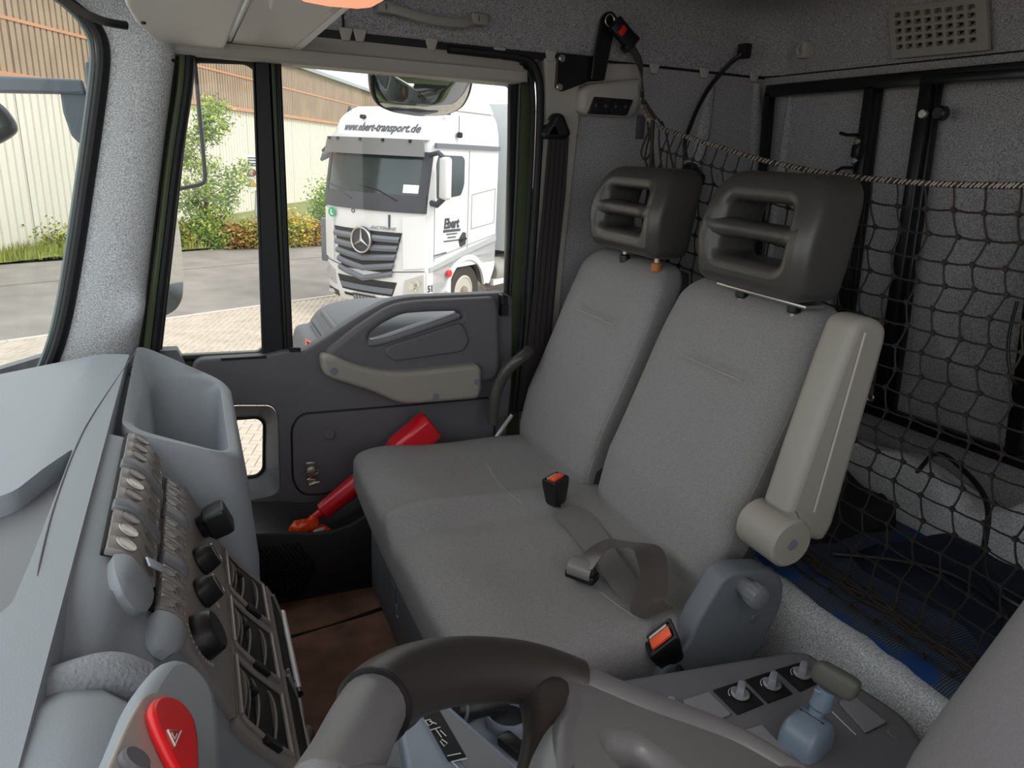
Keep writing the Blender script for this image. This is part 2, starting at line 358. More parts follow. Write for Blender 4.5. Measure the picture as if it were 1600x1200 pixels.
# low window: funnel, seal and pane
o2 = dpoly(hole2, .03); i2 = dpoly([(345, 655), (404, 651), (414, 660), (413, 733), (402, 744), (350, 750)], .022, Y=D+.07)
m = MB(); m.loft([[(x, D, z) for x, z in o2], [(x*.5+u*.5, D+.03, z*.5+v*.5) for (x, z), (u, v) in zip(o2, i2)], [(u, D+.07, v) for u, v in i2]], cap=False); obj('window_funnel', m, 'dash_side', door, smooth=60)
obj('low_window_seal', MB().tube([(x, D+.07, z) for x, z in i2+i2[:1]], .006, 8), 'rubber', door)
cx_, cz_ = np.mean(i2, 0); m = MB(); ypl(m, i2, D+.078, .004); obj('low_window_pane', m, 'glass', door)
# sheet metal frame (olive), rubber channels, panes
q_out = [(262, 96), (392, 94), (406, 104), (418, 545), (410, 560), (232, 566)]
qo = dpoly([(298, 92), (385, 95), (403, 108), (417, 540), (408, 554), (246, 562)], [.02, .04, .03, .03, .02, .02], Y=D+.04)
wo_ = dpoly([(437, 100), (806, 134), (796, 480), (792, 600), (457, 552)], [.01, .015, .01, .01, .02], Y=D+.04)
fr = dpoly([(240, 60), (840, 60), (836, 200), (815, 620), (790, 900), (340, 900), (330, 800), (215, 575)], .03, Y=D+.04)
lw = dpoly([(338, 650), (408, 646), (419, 656), (418, 738), (406, 750), (338, 756)], .022, Y=D+.075)
gw = dpoly([(566, 530), (590, 500), (625, 484), (665, 480), (724, 480), (724, 500), (640, 530), (580, 545)], .01, Y=D+.04)
low = dpoly([(457, 552), (792, 600), (792, 700)], 0, Y=D+.04)
m = MB(); ypl(m, [fr, qo, wo_, dpoly([(330, 630), (425, 626), (436, 640), (436, 760), (424, 772), (330, 780)], .022, Y=D+.05)], D+.045, .05, .006); obj('door_frame', m, 'green', door)
zpn = W(457, 560, Y=D+.05)[2]
obj('quarter_seal', MB().tube([(x, D+.04, z) for x, z in qo+qo[:1]], .0085, 8), 'rubber', door)
m = MB(); ypl(m, dpoly([(395, 94), (424, 96), (446, 560), (410, 562)], .002, Y=D+.02), D+.022, .02, .006); ypl(m, dpoly([(431, 96), (440, 96), (459, 556), (450, 560)], .002, Y=D+.018), D+.02, .02, .004)
obj('divider_channel', m, 'rubber', door)
m = MB(); ypl(m, dpoly([(798, 118), (815, 122), (797, 470), (790, 470), (795, 380)], .004, Y=D+.015), D+.02, .02, .005); obj('run_channel', m, 'rubber', door)
m = MB().tube([W(812, 130, Y=D+.004), W(806, 300, Y=D+.004), W(797, 462, Y=D+.004)], .004, 8); obj('run_channel_bead', m, 'satin', door)
m = MB(); ypl(m, qo, D+.058, .004); obj('quarter_pane', m, 'glass', door)
m = MB(); ypl(m, dpoly([(437, 100), (806, 134), (796, 480), (792, 620), (459, 600)], .005, Y=D+.05), D+.056, .004); obj('drop_pane', m, 'glass', door)
m = MB(); ypl(m, [dpoly([(444, 562), (792, 535), (790, 900), (430, 900)], .01, Y=D+.09)], D+.085, .012) ; 
m2 = MB(); ypl(m2, dpoly([(458, 560), (800, 515), (800, 600), (458, 580)], .002, Y=D+.06), D+.062, .02, .004); obj('waist_seal', m2, 'rubber', door)
m = MB(); ypl(m, dpoly([(452, 543), (470, 543), (470, 550), (452, 550)], .003, Y=D-.002), D-.004, .008, .002); ypl(m, dpoly([(345, 560), (416, 556), (416, 560), (345, 564)], .001, Y=D-.002), D-.002, .006, .001)
obj('waist_slot', m, 'rubber', door)
m = MB(); ypl(m, dpoly([(782, 460), (792, 462), (792, 476), (782, 476)], .004, Y=D-.02), D-.03, .03, .004); m.obox(W(787, 484, Y=D-.014), XV, YV, ZV, .010, .012, .016); obj('lock_knob', m, 'black', door)
# seals at the front of the door opening
for j, (dx, r, mm) in enumerate(((0, .008, 'rubber'), (13, .0075, 'green'), (25, .011, 'rubber'))):
    pts = [W(a+dx, b, Y=D+.005) for a, b in ((272, 86), (268, 140), (252, 250), (238, 370), (225, 480), (217, 552))]
    obj(('seal_lip', 'sheet_edge', 'quarter_channel')[j], MB().tube(smooth_path(pts), r, 8), mm, ds)
# door pocket
def pk(px, py, Y): return W(px, py, Y=Y)
top = [(368, 836), (452, 832), (470, 833), (500, 833), (540, 824), (572, 806), (610, 782), (700, 760)]
Yp = D-.16
tp = smooth_path([pk(a, b, Yp) for a, b in top], 5); bt = [pk(a, b, Yp) for a, b in ((368, 1000), (452, 985), (560, 960), (700, 930))]
m = MB(); n = len(tp); bl = [(p[0]+.01, Yp+.06, .13) for p in tp]
m.loft([[(p[0], D, p[2]+.012) for p in tp], [(p[0], D-.05, p[2]-.02) for p in tp], [(p[0], Yp+.014, p[2]-.02) for p in tp], [(p[0], Yp+.010, p[2]-.001) for p in tp], [(p[0], Yp+.003, p[2]) for p in tp], [(p[0], Yp, p[2]-.006) for p in tp], [(p[0]+.006, Yp+.015, p[2]*.5+.06) for p in tp], bl, [(p[0]+.01, D, .13) for p in tp]], cap=False, closed=False)
pocket = obj('door_pocket', m, mat('dark pocket moulding', (50, 50, 53), .55), door, smooth=50)
for i in range(2): pass
m = MB(); ca = W(430, 895, Y=Yp+.012)
for i in range(-9, 10):
    for j in range(-8, 9):
        x, z = i*.0115+(.0057 if j % 2 else 0), j*.010
        if x*x+z*z < .0098: m.cyl((ca[0]+x, Yp+.003-z*.035, ca[2]+z), (ca[0]+x, Yp+.02, ca[2]+z), .0032, 6)
obj('speaker_grille', m, mat('matt black', (12, 12, 13), .8), pocket, kind='stuff')
# outer skin of the door
m = MB(); ypl(m, [dpoly([(330, 566), (800, 566), (790, 900), (345, 900), (338, 800)], .02, Y=D+.12), dpoly([(330, 630), (425, 626), (436, 640), (436, 760), (424, 772), (330, 780)], .022, Y=D+.1)], D+.1, .01); obj('outer_skin', m, 'green', door)

# ================================================================ front pillar, windscreen
lp_ = smooth_path([ws(a, b) for a, b in ((60, -40), (95, -12), (135, 22), (160, 48), (170, 75), (168, 120), (156, 210), (143, 300), (128, 400), (112, 490), (96, 550), (78, 596), (62, 616))], 4)
rp_ = smooth_path([W(a, b, Y=D-.004) for a, b in ((250, -40), (258, -12), (265, 22), (270, 48), (274, 80), (270, 120), (258, 210), (247, 300), (235, 400), (224, 490), (218, 530), (214, 548), (208, 556))], 4)
N = len(lp_)
def pil(u, v):
    i = min(int(round(u*(N-1))), N-1); a, b = np.array(lp_[i]), np.array(rp_[i]); p = a*(1-v)+b*v
    k = math.sin(PI*min(1, v*1.02))**.7; p = p+np.array((.028, -.022, 0))*k
    zz = W(200, 480, Y=D)[2]
    d = ((p[2]-zz)/.04)**2+((v-.72)/.22)**2; p = p+np.array((.012, -.02, 0))*math.exp(-d)
    return p
m = MB().grid(pil, N-1, 20); ap = obj('trim_6', m, 'fabric_light', kind='structure', smooth=70)
sm = smooth_path([W(166, 68, Y=1.86), W(200, 78, Y=1.84), W(240, 88, Y=1.85), W(274, 95, Y=1.88)]); obj('pillar_seam', MB().tube(sm, .0035, 6), 'rubber', ap)
c = W(221, 95, Y=1.846); q = _n(ray(221, 95)); obj('screw_cap', MB().cyl(c-q*.006, c+q*.014, .0165, 24, bev=.002), 'beige', ap)
# windscreen: sealed pane
wpts = [ws(a, b) for a, b in ((-700, -500), (-260, -260), (40, -48), (84, -16), (122, 12), (147, 40), (160, 70), (160, 115), (148, 210), (135, 300), (120, 400), (104, 490), (88, 548), (68, 590), (40, 618), (0, 645), (-60, 676))]
sp = smooth_path(wpts[2:], 4)
seal = obj('trim_7', MB().tube(sp, .0135, 10), 'rubber', kind='structure')
obj('seal_lip', MB().tube([np.array(p)+(-.02, .006, 0) for p in sp], .006, 6), mat('grey glass edge', (110, 124, 122), .3), seal)
m = MB(); ys = list(np.linspace(-.4, 1.0, 9))+list(np.linspace(1.1, 1.87, 14)); zs = np.linspace(.55, 1.72, 6)
m.loft([[(wsx(y, z)+(.005 if q else 0), y, z) for q in (0, 1) for z in (zs if q == 0 else zs[::-1])] for y in ys]); obj('window_1', m, glass_mat('windscreen glass', (.94, .97, .965)), kind='structure', smooth=60, keep=True)
# roof edge over the windscreen
m = MB(); m.loft([[(-.19, y, 1.65), (-.13, y, 1.66), (-.05, y, 1.69), (-.02, y, ZC+.17), (-.36, y, ZC+.19), (-.30, y, 1.67)] for y in (-.3, 1.0, 1.5)], cap=True); obj('trim_8', m, 'fabric_light', kind='structure')
# driver's side: wall behind the open door, back corner
m = MB().box(.92, RX+.05, -.44, -.38, .1, ZC+.17).box(-.30, .92, -.44, -.38, .06, .72); obj('wall_left', m, 'door', kind='structure')
m = MB().box(-.66, -.55, -.44, 1.95, .05, .80); obj('wall_front', m, 'door', kind='structure')
m = MB(); m.loft([[(x, D+.02, z) for x, z in ((-.56, .06), (-.02, .06), (.05, .3), (.02, .62), (-.06, .80), (-.35, .80), (-.56, .74))], [(x, D+.06, z) for x, z in ((-.56, .06), (-.02, .06), (.05, .3), (.02, .62), (-.06, .80), (-.35, .80), (-.56, .74))]]); obj('trim_9', m, 'dash_side', kind='structure')
# ================================================================ double passenger seat
SY0, SY1 = .86, 1.80
bench = empty('double_seat', (.6, 1.33, .11), 'charcoal double passenger seat with two open headrests and folded grey armrest', 'seat')
def se(t, n):  # superellipse unit
    c, s = math.cos(t), math.sin(t); return (abs(c)**(2/n)*(1 if c >= 0 else -1), abs(s)**(2/n)*(1 if s >= 0 else -1))
# --- cushion: rings along y
def cushion():
    ys = [SY0-.005+(SY1-SY0+.01)*t for t in np.linspace(0, 1, 90)]
    rings = []
    for i, y in enumerate(ys):
        e = min(y-ys[0], ys[-1]-y); r = .05
        k = math.sqrt(max(0, 1-(1-min(1, e/r))**2)) if e < r else 1
        k = max(k, .02); ring = []
        x0, x1 = .325, .90; x0 += .012*((y-1.33)/.47)**2
        cx, hx, cz, hz = (x0+x1)/2, (x1-x0)/2-(1-k)*.05, .478, .062*(.35+.65*k)
        for j in range(96):
            a, b = se(2*PI*j/96, 5.5); x = cx+a*hx; z = cz+b*hz
            if b > 0:
                # seat hollow of each place, ridge between them, crease along each place near the back
                for yc in (1.13, 1.56): z -= .013*math.exp(-((y-yc)/.15)**2-((x-.60)/.16)**2)
                z += .006*math.exp(-((y-1.36)/.05)**2)
                z += .012*math.exp(-((x-.40)/.10)**2)
                # recessed pocket behind each crease, ridge and valley where the two places meet
                for yc, xc_, w_ in ((1.56, .575, .13), (1.03, .66, .12)): z -= .010/(1+math.exp(-(x-xc_-.10*(1.60-y if yc > 1.3 else 1.06-y)*5*.2)/.007))*math.exp(-((y-yc)/w_)**4)*math.exp(-((x-.72)/.16)**4)
                fx_ = 1/(1+math.exp((x-.74)/.03)); z += fx_*(.016*math.exp(-((y-1.405-.10*(x-.5))/.030)**2)-.016*math.exp(-((y-1.325-.06*(x-.5))/.036)**2))
                z += .0035*mnoise.noise(Vector((x*16, y*12, 7)))*math.exp(-((y-1.3)/.13)**2-((x-.66)/.12)**2)
                for (p0, p1, yb, w) in ((tuple(W(768, 722, Z=.535)[:2]), tuple(W(832, 795, Z=.535)[:2]), 0, .006), (tuple(W(938, 903, Z=.535)[:2]), tuple(W(995, 968, Z=.535)[:2]), 0, .005)):
                    d = np.array(p1)-p0; L = np.linalg.norm(d); q = np.array((x, y))-p0; s_ = (q@d)/L; pe = abs(q[0]*d[1]-q[1]*d[0])/L
                    if -.02 < s_ < L+.02: z -= w*math.exp(-(pe/.012)**2)
                z += .0022*mnoise.noise(Vector((x*9, y*9, 3)))
            ring.append((x, y, z))
        rings.append(ring)
    return MB().loft(rings)
cush = obj('seat_cushion', cushion(), 'seat', bench, smooth=60)
for pa in ([(760, 723), (772, 745), (790, 766), (817, 787)], [(939, 925), (960, 942), (996, 967)]):
    obj('crease_seam', MB().tube([hit(cush, *q) for q in smooth_path([(a, b, 0) for a, b in pa], 5) for q in [(q[0], q[1])]], .0009, 5), 'thread', cush)
side_strip = MB().box(.36, .86, SY0+.02, SY1-.03, .395, .425); obj('cushion_base', side_strip, 'black', bench, bev=.01)
# --- backrests: rings along the height
BKP = [(.50, .815), (.56, .812), (.66, .835), (.75, .872), (.85, .912), (.93, .942), (1.00, .968), (1.05, .985)]   # z, x of the front face
def bx(z): return float(np.interp(z, [p[0] for p in BKP], [p[1] for p in BKP]))
def backrest(y0, y1, zc):
    n = 84; rings = []; yc, hy = (y0+y1)/2, (y1-y0)/2
    zs = np.linspace(.47, 1.063, n)
    for z in zs:
        e = 1.063-z; r = .055; k = math.sqrt(max(0, 1-(1-min(1, e/r))**2)); k = max(k, .03)
        e2 = z-.47; k2 = .6+.4*min(1, e2/.05)
        w = hy*(1-.10*max(0, (z-.88)/.18)**2-.04*max(0, (.62-z)/.15)) - (1-k)*.05
        th = .055*(.25+.75*k)*k2; xc = bx(min(z, 1.05))+.055+ (1-k)*.012; ring = []
        for j in range(110):
            a, b = se(2*PI*j/110, 4.2); y = yc+a*w; x = xc-b*th
            if b > 0:
                x += .010*math.exp(-((y-yc)/.11)**2-((z-.72)/.12)**2)
                dy = abs(y-yc); win = 1/(1+math.exp((dy-.105)/.006))
                x += .009*win*math.exp(-((z-zc)/.007)**2)+(.007*win*math.exp(-((z-zc-.012)/.02)**2) if z > zc else 0)
                x += .004*math.exp(-((dy-.108)/.014)**2-((z-zc-.004)/.018)**2)
                x += .0016*mnoise.noise(Vector((y*8, z*8, yc*5)))
            ring.append((x, y, z))
        rings.append(ring)
    return MB().loft(rings)
zcr = .909
for y0, y1 in ((1.415, 1.825), (.925, 1.365)):
    bk = obj('backrest', backrest(y0, y1, zcr), 'seat', bench, smooth=60)
    yc, hy = (y0+y1)/2, (y1-y0)/2
    for s in (-1, 1):
        pts = []
        for z in np.linspace(.49, 1.035, 24):
            w = hy*(1-.10*max(0, (z-.88)/.18)**2-.04*max(0, (.62-z)/.15)); e = 1.063-z; k = math.sqrt(max(0, 1-(1-min(1, e/.055))**2)) if e < .055 else 1
            w -= (1-k)*.05; pts.append((bx(z)+.0300+(1-k)*.03, yc+s*(w*.985), z))
        obj('seam', MB().tube(pts, .0016, 5), 'thread', bk)
    pts = [(bx(zcr)+.0055, y, zcr-.003+.012*((y-yc)/.1)**2*0) for y in np.linspace(yc-.10, yc+.10, 12)]
    obj('crease_thread', MB().tube(pts, .0012, 5), 'thread', bk)
    # dark vinyl back shell
    m = MB(); rings = []
    for z in np.linspace(.48, 1.04, 20):
        e = 1.05-z; k = min(1, (e/.05))**.5 if e < .05 else 1
        w = hy*(1-.10*max(0, (z-.88)/.18)**2)-.002-(1-k)*.03
        rings.append([(bx(z)+.075+a*.055, yc+b*w, z) for a, b in (se(2*PI*j/40, 5) for j in range(40))])
    obj('back_shell', m.loft(rings), 'seat_dark', bk, smooth=60)
# --- headrests: a foam frame with two windows
def headrest(y0, y1, z0, z1, X, depth=.085):
    yc, zc, h = (y0+y1)/2, (z0+z1)/2, z1-z0
    out = rpoly([(y0+.012, z0), (y1-.012, z0), (y1, z0+h*.5), (y1-.02, z1), (y0+.02, z1), (y0, z0+h*.5)], [.03, .03, .05, .05, .05, .05], 6)
    wy = .064
    w1 = rpoly([(y0+wy, z0+h*.27), (y1-wy, z0+h*.27), (y1-wy-.004, z1-h*.25), (y0+wy+.004, z1-h*.25)], .02, 6)
    def warp(x, y, z, p):
        t = (y-z0)/h; s_ = .020*math.sin((t-.08)*PI*1.15)*(1-z/depth*.6)
        return (p[0]-s_+.035*(t-.5), p[1], p[2])
    m = xpl(MB(), [out, w1], X, depth, .024, warp)
    rings = []
    for t in np.linspace(0, 1, 21):
        y = y0+.03+t*(y1-y0-.06); f = 1+1.2*abs(2*t-1)**5; xc_ = X+.022+.004*(1-(2*t-1)**2)
        rings.append([(xc_+a_*.030*min(f, 1.35), y, z0+h*.505+b_*.0165*f) for a_, b_ in (se(2*PI*j/20, 2.6) for j in range(20))])
    return m.loft(rings)
for k, (y0, y1, z0, z1, X) in enumerate(((1.385, 1.70, 1.084, 1.283, .955), (.925, 1.232, 1.074, 1.290, .945))):
    hr = obj('headrest', headrest(y0, y1, z0, z1, X, .11), 'vinyl', bench, smooth=70)
    yc = (y0+y1)/2
    for s in (-1, 1):
        obj('post', MB().cyl((X+.055, yc+s*.072, 1.03), (X+.055, yc+s*.072, z0+.02), .0065, 12), mat('pale plated post', (210, 200, 170), .35, metal=.4) if k == 0 else 'steel', hr)
        obj('post_collar', MB().cyl((X+.055, yc+s*.072, 1.045), (X+.055, yc+s*.072, 1.068), .013, 14, bev=.003), mat('orange brown plastic', (176, 112, 60), .5) if (k == 0 and s < 0) else 'black', hr)
    if k: obj('mount_plate', MB().box(X+.03, X+.075, y0+.03, y1-.03, 1.062, 1.069), 'steel', hr, bev=.002)
# --- base
base = mat('dark blue grey plastic', (106, 110, 116), .5, bump=(600, .2, .0006))
m = MB().box(.385, .86, SY0+.03, SY1-.07, .13, .405); bs = obj('seat_base', m, base, bench, bev=.025, bseg=3)
m = MB().box(.36, .40, SY0+.04, SY1-.12, .19, .385); obj('base_cover', m, base, bs, bev=.014, bseg=3)
c = W(614, 925, X=.358); obj('data_label', MB().box(.3575, .3605, c[1]-.02, c[1]+.02, c[2]-.022, c[2]+.02), mat('blue grey label', (104, 116, 130), .4), bs)
c = W(619, 955, X=.358); m = MB().box(.3575, .3605, c[1]-.003, c[1]+.003, c[2]-.012, c[2]+.016).box(.3575, .3605, c[1]-.010, c[1]+.003, c[2]-.012, c[2]-.008); obj('label_mark', m, 'thread', bs)
# --- side bracket with lever, armrest
pY = .835
def yp(pts, Y): return [(W(a, b, Y=Y)[0], W(a, b, Y=Y)[2]) for a, b in pts]
out = rpoly(yp([(1130, 905), (1150, 893), (1205, 891), (1226, 905), (1224, 945), (1190, 1010), (1150, 1070), (1120, 1150), (1000, 1150), (1040, 1040), (1075, 1010), (1088, 975)], pY), [.01, .02, .02, .02, .03, .02, .02, .01, .01, .02, .02, .02], 5)
br = obj('side_bracket', ypl(MB(), out, pY, .045, .007), base, bench, smooth=50, label='blue grey plastic side bracket')
c = W(1180, 967, Y=pY-.001); obj('cover_cap', MB().cyl((c[0], pY-.003, c[2]), (c[0], pY+.01, c[2]), .0105, 22, bev=.0015), 'door', br)
a, b = W(1146, 902, Y=.86), W(1190, 938, Y=.79)
lever = obj('recline_lever', MB().tubeR([a, a*.9+b*.1, a*.45+b*.55, a*.4+b*.6, b*.97+a*.03, b], [.013, .0165, .0165, .0185, .0185, .014], 18, _n(b-a)), 'dash_side', br)
m = MB(); dd = _n(b-a)
for k in range(14):
    u = np.cross(dd, (0, 0, 1)); u = _n(u); v = np.cross(dd, u); t = 2*PI*k/14; o_ = (u*math.cos(t)+v*math.sin(t))*.0188
    m.tube([a*.35+b*.65+o_, a*.06+b*.94+o_], .0012, 5)
obj('grip_rib', m, base, lever, kind='stuff')
aY0, aY1 = .775, .865
dc = W(1238, 851, Y=aY0)
ao = yp([(1218, 795), (1250, 700), (1300, 560), (1322, 503), (1338, 493), (1358, 494), (1374, 508), (1371, 530), (1340, 640), (1290, 815), (1275, 840), (1240, 835)], .80)
arm_ = obj('armrest', ypl(MB(), rpoly(ao, [.004, .02, .02, .03, .02, .02, .02, .02, .03, .01, .01, .01], 4), aY0+.006, .062, .014), 'taupe', bench, smooth=50, label='taupe folded armrest')
drum = obj('pivot_drum', MB().cyl((dc[0], aY0, dc[2]), (dc[0], aY1, dc[2]), .0425, 40, bev=.005), 'taupe', arm_)
obj('drum_cap', MB().cyl((dc[0], aY0-.0015, dc[2]), (dc[0], aY0+.01, dc[2]), .0105, 24, bev=.001), 'dash_side', drum)
a, b = W(1352, 520, Y=aY0+.004), W(1272, 800, Y=aY0+.004); obj('moulding_line', MB().tube([a, b], .0022, 6), 'beige', arm_)
# grab rail beside the seat, by the door
pts = smooth_path([W(770, 662, Y=1.80), W(772, 630, Y=1.80), W(780, 600, Y=1.80), W(795, 575, Y=1.79), W(815, 558, Y=1.78), W(826, 548, Y=1.80)], 6)
rail = empty('grab_rail', pts[0], 'black ribbed grab rail beside the seat by the door', 'grab rail')
obj('rail', MB().tube(pts, .016, 14), 'vinyl', rail)
for i in range(3, len(pts)-6, 2): obj('ring', MB().tube([pts[i], (np.array(pts[i])+pts[i+1])/2], .0172, 14), 'vinyl', rail)
m = MB().tube([W(800, 648, Y=1.84), W(775, 683, Y=1.84)], .006, 8); obj('strut', m, 'steel_grey', rail)

# ================================================================ belt buckles and webbing on the seat
web = mat('grey seat belt webbing', (126, 122, 119), .34, spec=.4)
webd = mat('dark belt webbing', (42, 41, 42), .5)
def ribbon(pts, wid, nrm=None, th=.0014, n=6):
    """webbing strip: pts with a width vector each"""
    P_ = smooth_path(pts, n); Wv = smooth_path(wid, n); rings = []
    for i, (p, w) in enumerate(zip(P_, Wv)):
        t = _n(P_[min(i+1, len(P_)-1)]-P_[max(i-1, 0)]); nn = _n(np.cross(t, w))*th/2
        rings.append([p-w/2-nn, p-w/6-nn*1.2, p+w/6-nn*1.2, p+w/2-nn, p+w/2+nn, p-w/2+nn])
    return MB().loft(rings)
def buckle(name, c, ax, ay, az, label, hx=.021, hy=.0135, hz=.033, ch=True):
    """c: centre of the open end; az: from the body to the open end"""
    c = np.array(c, float); ax, az = _n(ax), _n(az); ay = _n(np.cross(az, ax))
    root = empty(name, c-az*hz*2, label, 'belt buckle')
    def ring(h, kx, ky): return [c+az*h+ax*x+ay*y for x, y in rpoly([(-hx*kx, -hy*ky), (hx*kx, -hy*ky), (hx*kx, hy*ky), (-hx*kx, hy*ky)], .005, 3)]
    m = MB().loft([ring(-.068, .62, .7), ring(-.060, .72, .85), ring(-.020, .95, 1), ring(-.003, 1, 1), ring(0, .94, .92), ring(0, .82, .72), ring(-.004, .80, .70)])
    b = obj('housing', m, 'black', root, smooth=40)
    m = MB().obox(c+ax*.001+az*.0005-ay*hy*.12, ax, ay, az, hx*.66, hy*.42, .0035); obj('release_button', m, 'orange', root, bev=.0015)
    m = MB().obox(c+ay*hy*.52-az*.001, ax, ay, az, hx*.6, hy*.10, .0025); obj('tongue_slot', m, 'steel_grey', root)
    return root
c = W(868, 746, Z=.605); b1 = buckle('belt_buckle', c, W(880, 738, Z=.6)-W(855, 752, Z=.6), None, (-.12, -.06, 1), 'black buckle with orange button standing between the two places, by the far backrest', hx=.030, hy=.019)
obj('buckle_strap', ribbon([c-(0, 0, .05), c-(-.005, .0, .075), c-(-.02, -.01, .082)], [(.02, -.02, 0)]*3), webd, b1)
c = W(1031, 996, Y=.845); b2 = buckle('belt_buckle', c, W(1045, 985, Y=.84)-W(1008, 1000, Y=.86)+np.array((0, 0, .02)), None, (-.50, -.10, .75), 'black buckle with orange button leaning over the near edge of the seat', hx=.033, hy=.021)
obj('buckle_stalk', MB().tube([c+(.035, .01, -.055), W(1062, 1045, Y=.83), W(1078, 1068, Y=.83)], .005, 8), 'black', b2)
# light webbing coming out between the places
def T(px, py, dz=0): return W(px, py, Z=.538+dz)
zv = lambda a, b: T(*b)-T(*a)
p = [T(880, 796, .010), T(905, 815, .006), T(925, 840, .007), T(945, 870, .008), T(975, 910, .006), T(1008, 955, .008)]
w = [zv((868, 805), (902, 790)), zv((885, 825), (925, 805)), zv((905, 850), (948, 835)), zv((925, 880), (962, 862)), zv((955, 915), (990, 898)), zv((1000, 962), (1022, 945))]
b3 = obj('lap_belt', ribbon(p, w), web, label='grey lap belt webbing twisted across the middle of the seat cushion', cat='seat belt')
# darker loop that ends in the rolled up buckle
p = [T(910, 892, .030), T(925, 868, .045), T(950, 850, .060), T(985, 852, .066), T(1012, 862, .058), T(1022, 890, .045), T(1018, 925, .036), T(1012, 948, .022), T(1030, 958, .010)]
w = [np.array(zv((900, 872), (935, 885)))*.8+(0, 0, .02), zv((915, 862), (940, 882))+(0, 0, .02), zv((945, 838), (950, 868))+(0, 0, .026), zv((985, 842), (985, 872))+(0, 0, .030), zv((1032, 850), (998, 880))+(0, 0, .02), zv((1040, 880), (1000, 895)), zv((1048, 925), (1000, 925)), zv((1052, 942), (1000, 955)), zv((1052, 944), (1004, 960))]
obj('belt_loop', ribbon(p, w), mat('glossy brown grey webbing', (84, 78, 75), .3), b3, label='glossy folded loop of the webbing')
c = T(910, 893, .018); ax = _n(T(938, 905)-T(882, 885)); az_ = np.cross(ax, (0, 0, 1))
root = empty('belt_tongue', c-(0, 0, .018), 'black belt latch plate wrapped in webbing, lying on the near cushion', 'belt buckle')
m = MB().obox(c+(0, 0, -.006)-az_*.0, ax, az_, ZV, .030, .016, .009); obj('latch_cover', m, 'black', root, bev=.005, bseg=3)
ring = [c+az_*0+az_*(.020*math.cos(t))+np.array((0, 0, .006+.016*math.sin(t))) for t in np.linspace(-.6, PI+.9, 14)]
obj('rolled_webbing', ribbon(ring, [ax*.047]*14, n=1, th=.003), web, root)
obj('cord_core', MB().cyl(c-ax*.020+(0, 0, .004), c+ax*.026+(0, 0, .004), .012, 16, bev=.003), webd, root)

# ================================================================ red tube light in the door pocket
a, b = W(668, 668, Y=1.80), W(475, 822, Y=1.80)
root = empty('warning_torch', b, 'red tubular warning torch leaning in the door pocket behind the seat', 'torch')
d = _n(a-b); L = np.linalg.norm(a-b)
P_ = lambda t: b+(a-b)*t
m = MB().tubeR([P_(.02), P_(.03), P_(.14), P_(.15)], [.009, .011, .012, .012], 16, d); obj('narrow_tip', m, 'red', root)
m = MB().tubeR([P_(.14), P_(.15), P_(.70), P_(.74)], [.020, .0245, .031, .031], 24, d); obj('tube', m, 'red', root, smooth=30)
u = _n(np.cross(d, YV)); 
def rr(t, k): return [P_(t)+u*x*k+np.array(YV)*y*k for x, y in rpoly([(-.036, -.034), (.036, -.034), (.036, .034), (-.036, .034)], .014, 4)]
hd = obj('handle_block', MB().loft([rr(.73, .8), rr(.745, .93), rr(.80, 1), rr(1.0, 1.05), rr(1.03, .97), rr(1.04, .8)]), 'red', root)
obj('collar_rib', MB().tubeR([P_(.715), P_(.72), P_(.735), P_(.74)], [.032, .035, .035, .032], 24, d), 'red', root)
m = MB().obox(P_(.80)+np.array((0, -.034, 0))-u*.01, d, u, YV, .010, .006, .003); obj('switch_slide', m, 'red', hd)
cl = mat('orange plastic bag', (255, 84, 18), .35, coat=.3)
root = empty('plastic_bag', W(480, 832, Y=1.79), 'crumpled bright orange plastic bag in the door pocket under the red torch', 'bag')
def crump(px, py, rx, rz, sd, Y=1.785):
    c = W(px, py, Y=Y); rings = []
    for i in range(9):
        t = PI*i/8; rings.append([c+np.array((math.sin(t)*math.cos(q)*rx, math.sin(t)*math.sin(q)*rx*.7, math.cos(t)*rz))*(1+.42*mnoise.noise(Vector((math.sin(t)*math.cos(q)*2.2+sd, math.sin(t)*math.sin(q)*2.2, math.cos(t)*2.2)))) for q in np.linspace(0, 2*PI, 15)[:-1]])
    return MB().loft(rings)
for i, a in enumerate(((470, 824, .028, .022), (488, 818, .016, .022), (500, 828, .026, .011), (460, 828, .016, .014))): obj('fold', crump(*a, i*3.1), cl, root, smooth=25)
c = W(498, 829, Y=1.765); m = MB().obox(c, (1, 0, .2), YV, ZV, .014, .006, .004); obj('steel_clip', m, 'steel_grey', label='small bright metal clip beside the orange bag', cat='clip', bev=.001)
# ================================================================ dashboard
dash = empty('dashboard', (-.3, .9, .11), 'blue grey truck dashboard with rocker switch banks, air vents and open storage bin', 'dashboard')
FAR = [(170, 668), (220, 680), (250, 725), (280, 745), (315, 800), (345, 850), (360, 870), (420, 920), (435, 955), (460, 1075)]
PR = [W(a, b, Y=1.15)[[0, 2]] for a, b in FAR]
def F(i, Y, h=0):
    k = min(int(i), len(PR)-2); t = i-k; a, b = PR[k], PR[k+1]; p = a*(1-t)+b*t
    lo, hi = max(i-.5, 0), min(i+.5, len(PR)-1.001)
    g = lambda q: PR[int(q)]*(1-(q-int(q)))+PR[int(q)+1]*(q-int(q))
    d = g(hi)-g(lo); d = d/np.linalg.norm(d); n = np.array((-d[1], d[0])); n = n if n[0] > 0 else -n
    return np.array((p[0]+n[0]*h, Y, p[1]+n[1]*h))
def NF(i): a, b = F(i, 1), F(i, 1, 1); return _n(b-a)
def TF(i): a, b = F(max(i-.3, 0), 1), F(min(i+.3, 8.99), 1); return _n(b-a)      # down the face
